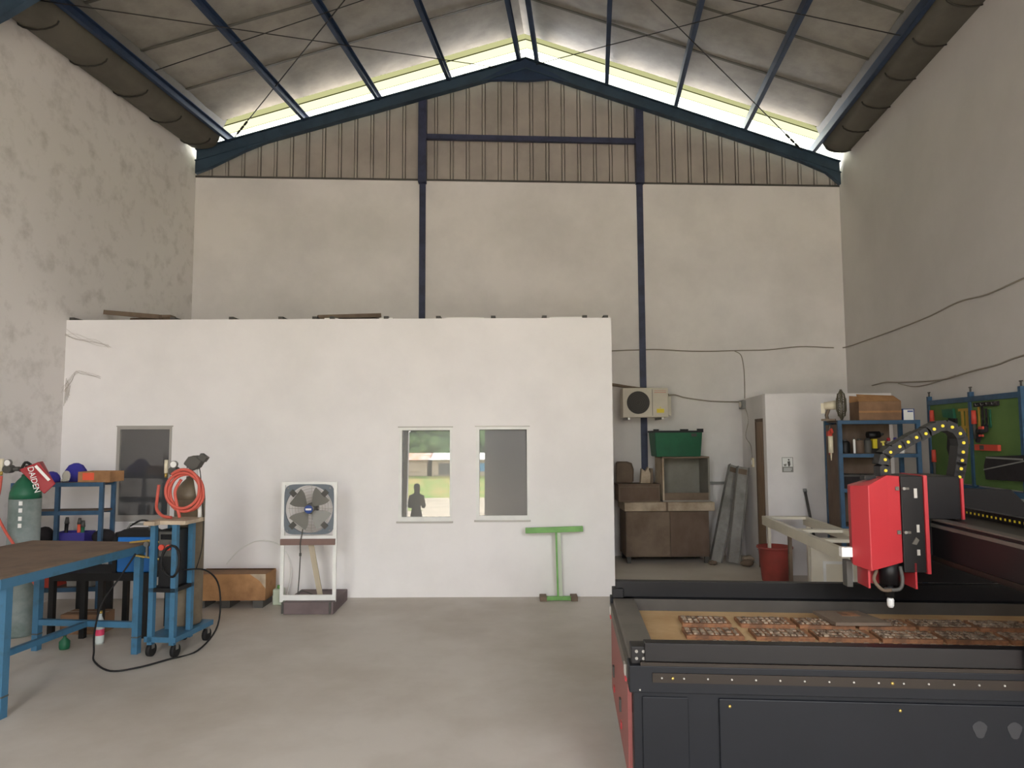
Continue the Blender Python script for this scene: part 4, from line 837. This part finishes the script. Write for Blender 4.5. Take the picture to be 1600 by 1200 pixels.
for i, (y, z, lab) in enumerate(((.79, 1.88, 'upper red handled tool at the board edge'), (.79, 1.46, 'lower red handled tool at the board edge'), (-.03, 1.85, 'red handled pliers beside the middle board post'))):
    o = thing('board_tool', lab, 'tool', board(y, z), RZL); MB().cyl((-.02, 0, -.06), (-.02, 0, .07), .024, .02, 12).build('handle', 'orange_red', o); MB().cyl((-.02, 0, -.2), (-.02, 0, -.06), .012, .016, 8).build('shank', 'dark_grey', o)
o = thing('spirit_level', 'short red spirit level hung on the green board', 'level', board(-.22, 1.57), RZL); MB().box(-.03, 0, -.19, .19, -.028, .028).build('body', 'orange_red', o, .003); MB().box(-.032, -.03, .03, .1, -.02, .02).build('vial_window', 'dark_grey', o)
o = thing('hand_drill', 'dark hand drill with red trim on the green board', 'drill', board(-.18, 1.72), RZL); MB().cyl((-.03, -.05, .02), (-.03, .06, .0), .03, n=12).build('drill_body', 'dark_bag', o); MB().bar((-.03, .04, -.0), (-.03, .09, -.1), .03).build('grip', 'dark_bag', o); MB().box(-.065, -.05, -.07, .0, .02, .045).box(-.065, -.05, -.06, .0, -.05, -.03).build('trim', 'orange_red', o)
for i, (y, h_, m_) in enumerate(((-.09, .2, 'ochre'), (-.15, .18, 'dark_bag'), (-.21, .16, 'dark_bag'), (-.27, .15, 'cylinder_green'))):
    o = thing('spanner', ['tall yellow spanner', 'dark long spanner', 'dark mid length spanner', 'green short spanner'][i] + ' hung under the board strip', 'spanner', board(y, 1.75), RZL, 'spanners on the tool board'); MB().box(-.01, 0, -.012, .012, .02, .02 + h_).build('shaft', m_, o); MB().cyl((-.011, 0, .02), (0, 0, .02), .02, n=10).build('jaw', m_, o)
o = thing('tool_strip', 'dark rail of hooks high on the green board', 'rail', board(-.2, 1.97), RZL); MB().box(-.02, 0, -.22, .17, -.02, .02).build('rail', 'dark_bag', o)
for yy in (-.18, -.09, 0, .09): MB().tube([(-.02, yy, -.0), (-.04, yy, -.01), (-.045, yy, .01)], .004, 6).build('hook', 'steel', o)
o = thing('tool_case', 'long dark tool case hung low on the green board', 'case', board(-.50, 1.40), RZL); MB().prism([(-.36, -.10), (.24, -.12), (.26, .0), (.22, .09), (-.36, .12)], -.07, 0, 'yz').build('case', 'dark_bag', o, .01); MB().bar((-.072, .25, -.03), (-.072, -.36, .07), .008, .01).build('edge_strip', 'grey_plastic', o); MB().box(-.075, -.0701, -.34, .2, .075, .09).build('upper_strip', 'grey_plastic', o)
o = thing('hand_saw', 'dark saw hung at the far end of the green board', 'saw', board(.45, 1.55), RZL); MB().prism([(-.14, .30), (.0, .32), (.06, .0), (-.06, -.28), (-.16, -.28)], -.02, 0, 'yz').build('blade', 'dark_bag', o); MB().prism([(-.12, .30), (.10, .32), (.12, .40), (-.1, .40)], -.025, 0, 'yz').build('saw_handle', 'cylinder_green', o)

# ------------------------------------------------------------------ CNC router
RM = -0.0783
cnc = thing('cnc_router', 'large dark blue router machine with red spindle cover on a gantry', 'router machine', (.51, 3.12, 0), RM)
LEN = 3.05
MB().box(.02, LEN, .02, .10, .0, .58).box(.02, LEN, 1.27, 1.35, .12, .58).build('frame_skirt', 'machine_dark', cnc)
MB().box(.0, LEN, .0, .11, .575, .69).build('front_beam', 'machine_dark', cnc, .004)
MB().box(.0, LEN, 1.26, 1.37, .575, .69).build('rear_beam', 'machine_dark', cnc, .004)
MB().box(.07, LEN, .01, .07, .705, .785).build('front_rail_cover', 'machine_black', cnc, .003); MB().box(.05, LEN, .0, .075, .69, .705).build('front_rack', 'rail_brown', cnc)
MB().box(.035, LEN, 1.31, 1.37, .69, .785).build('rear_rail_cover', 'machine_black', cnc, .003)
MB().box(.10, LEN, -.006, .0, .622, .662).build('rail_strip', 'rail_brown', cnc)
bo = MB().lathe([(.0045, 0), (.004, .004), (.001, .005)], 8, axis='y').build('bolt', 'alu', cnc); bo.location = (.14, -.006, .642)
for q in range(24):
    xx = .235 + .102 * q
    if xx < LEN - .05: share(bo, cnc, (xx, -.006, .642))
bo2 = MB().lathe([(.007, 0), (.006, .005), (.001, .006)], 10, axis='y').build('bolt', 'brass', cnc); bo2.location = (.187, -.006, .642)
share(bo2, cnc, (.187 + .92, -.006, .642)); share(bo2, cnc, (.187 + 1.84, -.006, .642)); share(bo, cnc, (.045, 0, .588))
MB().box(.055, .255, .012, .02, .08, .555).build('door_panel', 'machine_dark', cnc, .004)
dp = MB().box(.385, 1.98, .008, .02, .08, .555).build('door_panel', 'machine_dark', cnc, .005); MB().box(2.1, LEN - .05, .008, .02, .08, .555).build('door_panel', 'machine_dark', cnc, .005)
share(bo2, cnc, (.43, .008, .525)); share(bo2, cnc, (1.14, .008, .525))
for q, xx in enumerate((1.46, 1.60)):            # dusty hand marks on the panel
    sm = MB().prism([(xx + .028 * math.cos(a) * (1 + .2 * math.sin(3 * a)), .455 + .035 * math.sin(a)) for a in [2 * math.pi * i / 14 for i in range(14)]], .0065, .008, 'xz').build('dust_mark', 'dust', cnc)
MB().box(.0, .02, .11, 1.26, .15, .60).build('side_panel', 'machine_red_dull', cnc, .003)
MB().box(-.004, .02, .11, 1.30, .60, .66).build('side_rail', 'machine_grey', cnc); MB().box(.015, .145, .11, 1.30, .655, .69).build('end_beam', 'machine_grey', cnc, .003)
for yy in (.14, 1.22): MB().box(-.008, -.0, yy, yy + .06, .575, .60).build('reflector', 'machine_red', cnc); MB().box(-.01, .0, yy, yy + .05, .60, .65).build('bracket_plate', 'alu', cnc)
MB().box(.012, .10, .025, .115, .69, .765).build('rail_stop', 'machine_black', cnc, .004); MB().box(.012, .08, 1.27, 1.36, .69, .745).build('rail_stop', 'machine_black', cnc, .004)
for a, b in ((.03, .745), (.06, .745), (.03, .715), (.06, .715)): MB().cyl((a + .005, .025, b), (a + .005, .02, b), .007, n=8).build('stop_bolt', 'steel', cnc)
for yy in (.5, 1.0): MB().box(-.01, 0, yy, yy + .04, .30, .36).build('side_latch', 'dark_grey', cnc); MB().box(-.006, 0, yy - .01, yy + .03, .22, .25).build('side_mark', 'machine_red', cnc)
for a in (.15, 1.5, LEN - .15):
    for b in (.06, 1.3): MB().cyl((a, b, 0), (a, b, .13), .035, n=12).build('foot', 'black_steel', cnc)
bed = MB().box(.16, LEN, .10, 1.27, .57, .62).build('bed_board', 'bed_board', cnc, .003)
MB().box(.145, LEN, 1.255, 1.27, .62, .69).build('bed_wall', 'bed_side', cnc)
# gantry across the bed
GX0, GX1 = 1.705, 2.12
gb_ = MB().box(GX0, GX1, -.0, 1.34, 1.01, 1.235).build('gantry_beam', 'machine_black', cnc, .006)
MB().box(GX0 - .012, GX0, .0, 1.33, 1.20, 1.218).build('gantry_rail', 'machine_grey', gb_); MB().box(GX0 - .012, GX0, .0, 1.33, 1.025, 1.045).build('gantry_rail', 'rail_brown', gb_); MB().box(GX0 - .014, GX0 + .05, .0, 1.33, 1.235, 1.242).build('gantry_lip', 'machine_grey', gb_)
MB().prism([(GX0 + .12, .79), (2.53, .79), (2.53, 1.27), (2.45, 1.355), (GX0 + .12, 1.375)], 1.345, 1.385, 'xz').build('gantry_upright', 'machine_black', cnc, .004)
MB().prism([(1.655, .60), (2.53, .60), (2.53, 1.27), (2.45, 1.355), (GX0 - .0, 1.375), (GX0, 1.0), (1.655, .94)], -.05, -.01, 'xz').build('gantry_upright', 'machine_red', cnc, .004)
for q in range(30): 
    if q == 0: ln = MB().box(-.02, .02, -.018, .018, 0, .045).build('chain_link', 'black_plastic', cnc); ln.location = (2.0, .10, 1.235); dt = MB().box(-.0215, -.02, -.006, .006, .016, .028).build('link_pin', 'yellow', ln)
    else:
        l2 = share(ln, cnc, (2.0, .10 + .038 * q, 1.235)); d2 = share(dt, l2)
# spindle carriage: red cap, black plate, black box
def sd(px): return px
HY = .66                                    # local depth of the head
cap = [(1.29, HY + .20), (1.265, HY + .10), (1.315, HY - .01), (1.43, HY + .035), (1.507, HY + .06), (1.507, HY + .25)]
zb, zt = .985, 1.455
mb = MB(); n = len(cap)
tops = [1.42, 1.42, 1.43, 1.475, 1.475, 1.475]; bots = [1.0, 1.0, .985, 1.02, 1.02, 1.02]
vs = [(a, b, bots[i]) for i, (a, b) in enumerate(cap)] + [(a, b, tops[i]) for i, (a, b) in enumerate(cap)]
mb.add(vs, [tuple(range(n - 1, -1, -1)), tuple(range(n, 2 * n))] + [(i, (i + 1) % n, n + (i + 1) % n, n + i) for i in range(n)])
cap_o = mb.build('spindle_cover', 'machine_red', cnc, .004)
MB().box(1.34, 1.40, HY + .09, HY + .15, 1.452, 1.475).build('cable_port', 'machine_black', cap_o)
MB().box(1.507, 1.62, HY + .05, HY + .30, .97, 1.475).build('carriage_plate', 'machine_black', cnc, .003)
for (a, b, c_, d_) in ((1.572, 1.588, 1.36, 1.41), (1.578, 1.592, 1.18, 1.22), (1.575, 1.59, 1.06, 1.09)): MB().box(a, b, HY + .047, HY + .05, c_, d_).build('slot_reflection_plate', 'alu', cnc)
MB().prism([(1.55, 1.12), (1.572, 1.155), (1.587, 1.14), (1.572, 1.115)], HY + .044, HY + .05, 'xz').build('arrow_mark', 'machine_grey', cnc)
MB().box(1.62, 1.638, HY + .04, HY + .30, .965, 1.48).build('red_edge', 'machine_red', cnc)
MB().box(1.638, 1.835, HY + .10, HY + .42, 1.243, 1.47).build('carriage_box', 'machine_black', cnc, .004); MB().box(1.835, 1.848, HY + .09, HY + .42, 1.243, 1.46).build('red_edge', 'machine_red', cnc)
MB().box(1.638, 1.70, HY + .14, HY + .29, 1.0, 1.235).build('carriage_slide', 'machine_black', cnc)
MB().box(1.639, 1.659, HY + .085, HY + .1, 1.195, 1.23).build('blue_tab', 'welder_blue', cnc)
for zz in (1.40, 1.17): 
    lt = MB().box(1.478, 1.496, HY + .044, HY + .056, zz, zz + .02).box(1.51, 1.545, HY + .04, HY + .05, zz + .004, zz + .016).build('toggle_latch', 'machine_grey', cnc); MB().cyl((1.518, HY + .05, zz + .01), (1.518, HY + .036, zz + .01), .008, n=10).build('latch_pin', 'steel', lt)
MB().box(1.325, 1.335, HY + .06, HY + .20, .885, 1.02).build('cover_side', 'machine_red', cnc); MB().box(1.56, 1.57, HY + .05, HY + .18, .885, 1.02).build('cover_side', 'machine_red', cnc); MB().box(1.335, 1.56, HY + .19, HY + .20, .885, 1.02).build('cover_back', 'machine_red', cnc)
MB().box(1.255, 1.285, HY + .16, HY + .22, .87, 1.01).build('dust_skirt', 'dark_grey', cnc)
spn = MB().cyl((1.455, HY + .11, .90), (1.455, HY + .11, 1.03), .05, n=20).build('spindle', 'machine_black', cnc)
MB().cyl((1.455, HY + .11, .83), (1.455, HY + .11, .90), .022, n=16).build('collet_shaft', 'black_steel', spn); MB().lathe([(.012, .775), (.017, .785), (.018, .815), (.014, .825)], 16, (1.455, HY + .11, 0)).build('collet_nut', 'white_plastic', spn)
MB().tube([(1.37, HY + .06, .98), (1.35, HY + .05, .93), (1.38, HY + .03, .885), (1.43, HY + .04, .88)], .009, 8, smoothpts=5).build('coolant_hose', 'dusty_brown', spn); MB().tube([(1.49, HY + .06, 1.0), (1.49, HY + .04, .93), (1.47, HY + .04, .885), (1.40, HY + .05, .882)], .01, 8, smoothpts=5).build('air_hose', 'dark_grey', spn)
MB().box(1.21, 1.27, HY + .10, HY + .14, 1.04, 1.09).build('sensor_block', 'white_plastic', cnc)
# drag chain arching over the spindle
cp = [(2.04, 1.50), (2.04, 1.56), (2.07, 1.60), (2.12, 1.63), (2.165, 1.655), (2.21, 1.68), (2.26, 1.70), (2.305, 1.725), (2.35, 1.742), (2.40, 1.735), (2.44, 1.70), (2.455, 1.65), (2.45, 1.60), (2.443, 1.555), (2.435, 1.51), (2.425, 1.465)]
for i, (a, z) in enumerate(cp):
    j = min(i + 1, len(cp) - 1); h_ = max(i - 1, 0)
    an = math.atan2(cp[j][1] - cp[h_][1], cp[j][0] - cp[h_][0])
    xl = (a - .51) * math.cos(RM) + (3.80 - 3.12) * math.sin(RM); yl = HY + .18
    if i == 0:
        l0 = MB().prism([(-.032, -.028), (.022, -.028), (.032, -.01), (.032, .01), (.022, .028), (-.032, .028)], -.04, .04, 'xz').build('chain_link', 'black_plastic', cnc)
        d0 = MB().cyl((0, -.04, 0), (0, -.046, 0), .0085, n=10).build('link_pin', 'yellow', l0); lk = l0
    else: lk = share(l0, cnc); share(d0, lk)
    lk.location = (xl, yl, z); lk.rotation_euler = (0, -an, 0)
# carved boards lying on the bed
def bedpt(x, y): 
    v = Matrix.Rotation(RM, 3, 'Z') @ Vector((x, y, 0)); return (v.x + .51, v.y + 3.12, .62)
def carved(x, y, w_, d_, h_, lab, seed):
    rd = random.Random(seed)
    o = thing('carved_board', lab, 'carved board', bedpt(x, y), RM, 'carved boards on the router bed')
    MB().box(0, w_, 0, d_, 0, h_).build('blank', 'carved_wood', o, .002)
    mb = MB(); xx = .01
    while xx < w_ - .03:
        ww = rd.uniform(.012, .03)
        for row in range(3):
            yy = d_ * (.12 + .28 * row); mb.box(xx, min(w_ - .005, xx + ww), yy, yy + d_ * .18 * rd.uniform(.7, 1.2), h_, h_ + rd.uniform(.003, .009))
        xx += ww + rd.uniform(.006, .014)
    mb.build('relief', 'carved_top', o)
places = [('first', .34), ('second', .70), ('third', 1.02), ('fourth', 1.34), ('fifth', 1.66), ('sixth', 1.98), ('seventh', 2.30)]
for i, (nm, xx) in enumerate(places):
    carved(xx + (.04 if i == 0 else 0), .90, .30 if i else .27, .17, .02, 'carved wooden board, %s from the end beam in the rear row' % nm, 10 + i)
    carved(xx + .02, .66, .30, .17, .02, 'carved wooden board, %s from the end beam in the middle row' % nm, 30 + i)
    carved(xx + .06, .42, .30, .17, .02, 'carved wooden board, %s from the end beam in the front row' % nm, 50 + i)
o = thing('loose_offcut', 'dusty brown offcut board lying on the carved boards', 'board', tuple(Vector(bedpt(1.20, .86)) + Vector((0, 0, .03))), RM + .05)
MB().add([(0, 0, 0), (.30, 0, 0), (.24, .26, 0), (-.02, .26, 0), (0, 0, .018), (.30, 0, .018), (.24, .26, .018), (-.02, .26, .018)], [(3, 2, 1, 0), (4, 5, 6, 7), (0, 1, 5, 4), (1, 2, 6, 5), (2, 3, 7, 6), (3, 0, 4, 7)]).build('board', 'dusty_brown', o); MB().prism([(.10, .14), (.20, .14), (.19, .22), (.10, .22)], .018, .0195).build('bare_patch', 'carved_wood', o)

# ------------------------------------------------------------------ outside, as mirrored in the office window
struct(MB().add([(-30, -2.72, -.03), (25, -2.72, -.03), (25, -7, -.03), (-30, -7, -.03), (25, -20, .44), (-30, -20, .44), (30, -35, 2.0), (-40, -35, 2.0)], [(0, 1, 2, 3), (3, 2, 4, 5), (5, 4, 6, 7)]).build('ground_yard', 'sand'), 'pale sandy yard rising in front of the hall')
struct(MB().add([(-40, -35, 2.0), (35, -35, 2.0), (35, -40, 3.8), (-40, -40, 3.8), (35, -70, 4.4), (-40, -70, 4.4)], [(0, 1, 2, 3), (3, 2, 4, 5)]).build('ground_bank', 'grass'), 'grassy bank rising across the street')
struct(MB().add([(-14, -26, 1.08), (-5.2, -26, 1.08), (-6.5, -29, 1.40), (-14, -29, 1.40)], [(0, 1, 2, 3)]).build('ground_verge', 'grass'), 'low green verge crossing the sandy yard')
struct(MB().box(-25, 25, 11.5, 45, -.15, -.05).build('ground_rear', 'sand'), 'bare ground behind the hall')
dl = MB()
for q in range(12): dl.box(-.69 + .17 * q, -.69 + .17 * q + .15, FRONT_Y - .24, FRONT_Y - .21, .01, OPEN_TOP)
dl.box(-.69, 1.35, FRONT_Y - .21, FRONT_Y - .20, .01, OPEN_TOP)
struct(dl.build('door_2', 'door_leaf'), 'tall grey ribbed sliding door standing half open')
def house(label, x0, x1, roof_m, wall_m, panel):
    h = thing('street_house', label, 'house', ((x0 + x1) / 2, -42.5, 3.85)); w2 = (x1 - x0) / 2
    MB().box(-w2, w2, -2, 2, 0, 1.35).build('wall', wall_m, h); MB().add([(-w2 - .3, 2.4, 1.25), (w2 + .3, 2.4, 1.25), (w2 + .3, 0, 2.0), (-w2 - .3, 0, 2.0), (w2 + .3, -2.4, 1.25), (-w2 - .3, -2.4, 1.25)], [(0, 1, 2, 3), (3, 2, 4, 5)]).build('roof', roof_m, h)
    MB().box(-w2 * .2, w2 * .8, 2.0, 2.05, .35, 1.0).build('shutter', panel, h); MB().box(-w2 * .8, -w2 * .45, 2.0, 2.04, .1, 1.0).build('doorway', 'dark_grey', h)
house('street house with orange tiled roof across the yard', -12.0, -6.8, 'tile_roof', 'house_wall', 'house_wall'); house('street house with white metal roof across the yard', -6.4, -1.0, 'white_roof', 'house_wall', 'house_blue')
for k, (xx, yy, hh) in enumerate(((-14.2, -44, 9), (-8.0, -46, 10), (-1.9, -45, 9.5), (4.3, -46, 10))):
    rd = random.Random(k); o = thing('street_tree', ['broad leafy tree behind the tiled house gable', 'tall leafy tree behind the tiled house roof', 'leafy tree behind the white roofed house', 'leafy tree standing past the white roofed house'][k], 'tree', (xx, yy - 4, 4.0), 0, 'trees behind the street houses')
    MB().cyl((0, 0, 0), (0, 0, hh * .55), .22, .12, 8).build('trunk', 'bark', o); mb = MB()
    for q in range(34):
        mb.ball((rd.uniform(-1.7, 1.7), rd.uniform(-1.2, 1.2), hh * rd.uniform(.12, .85)), rd.uniform(.9, 1.3), 10, (1, .9, .85))
    mb.v = [(a + rd.uniform(-.12, .12), b + rd.uniform(-.12, .12), c + rd.uniform(-.12, .12)) for a, b, c in mb.v]
    mb.build('crown', 'leaf', o)
# a bystander inside the doorway, mirrored in the window, looking at a phone
pr_ = thing('person', 'person in dark clothes standing by the doorway holding a phone', 'person', (-2.28, -1.75, 0), math.radians(-35)); pr_.scale = (.86, .9, .92)
me = bpy.data.meshes.new('body')
V = [(0, 0, .92), (0, -.01, 1.08), (0, -.015, 1.25), (0, -.01, 1.40), (0, .0, 1.47), (0, .01, 1.55), (0, .015, 1.64),
     (-.10, 0, .88), (-.11, .01, .50), (-.115, -.02, .09), (-.12, .10, .035), (.10, 0, .88), (.11, .01, .50), (.115, -.02, .09), (.12, .10, .035),
     (-.17, -.01, 1.38), (-.22, -.02, 1.12), (-.13, .22, 1.17), (-.06, .30, 1.24), (.17, -.01, 1.38), (.22, -.02, 1.12), (.13, .22, 1.17), (.06, .30, 1.24)]
Ed = [(0, 1), (1, 2), (2, 3), (3, 4), (4, 5), (5, 6), (0, 7), (7, 8), (8, 9), (9, 10), (0, 11), (11, 12), (12, 13), (13, 14), (3, 15), (15, 16), (16, 17), (17, 18), (3, 19), (19, 20), (20, 21), (21, 22)]
Rd = [.145, .13, .15, .12, .06, .09, .085, .10, .065, .045, .04, .10, .065, .045, .04, .075, .05, .036, .03, .075, .05, .036, .03]
me.from_pydata(V, Ed, []); bo_ = bpy.data.objects.new('body', me); C.objects.link(bo_); bo_.parent = pr_
sk = bo_.modifiers.new('skin', 'SKIN')
for i, r_ in enumerate(Rd): me.skin_vertices[0].data[i].radius = (r_, r_ * (.72 if i < 4 else 1.0))
me.skin_vertices[0].data[0].use_root = True
ss = bo_.modifiers.new('smooth', 'SUBSURF'); ss.levels = 2; ss.render_levels = 2; me.materials.append(MATS['dark_cloth'])
MB().ball((0, .02, 1.60), .088, 18, (.86, 1.0, 1.25)).ball((0, .11, 1.585), .014, 8, (.8, 1, 1.2)).ball((-.085, .01, 1.59), .02, 8, (.5, .8, 1.3)).ball((.085, .01, 1.59), .02, 8, (.5, .8, 1.3)).build('face', 'skin', pr_)
MB().ball((0, -.005, 1.635), .096, 18, (.93, 1.0, 1.0)).build('hair', 'black_plastic', pr_)
for s_ in (-1, 1):
    hnd = MB().ball((s_ * .045, .31, 1.25), .035, 10, (.6, .9, 1.1))
    for q in range(4): hnd.tube([(s_ * .05, .32, 1.225 + .018 * q), (s_ * .045, .352, 1.23 + .018 * q), (s_ * .02, .358, 1.232 + .018 * q)], .0085, 6)
    hnd.tube([(s_ * .045, .30, 1.27), (s_ * .03, .31, 1.30), (s_ * .012, .325, 1.30)], .0095, 6); hnd.build('hand', 'skin', pr_)
ph = thing('phone', 'black phone held up by the person in the doorway', 'phone', (-2.28, -1.75, 0), math.radians(-35)); ph.scale = (.86, .9, .92); MB().box(-.075, .075, .333, .342, 1.215, 1.29).build('phone_body', 'black_plastic', ph, .003); MB().box(-.07, .07, .3315, .333, 1.22, 1.285).build('phone_screen', 'screen_black', ph)
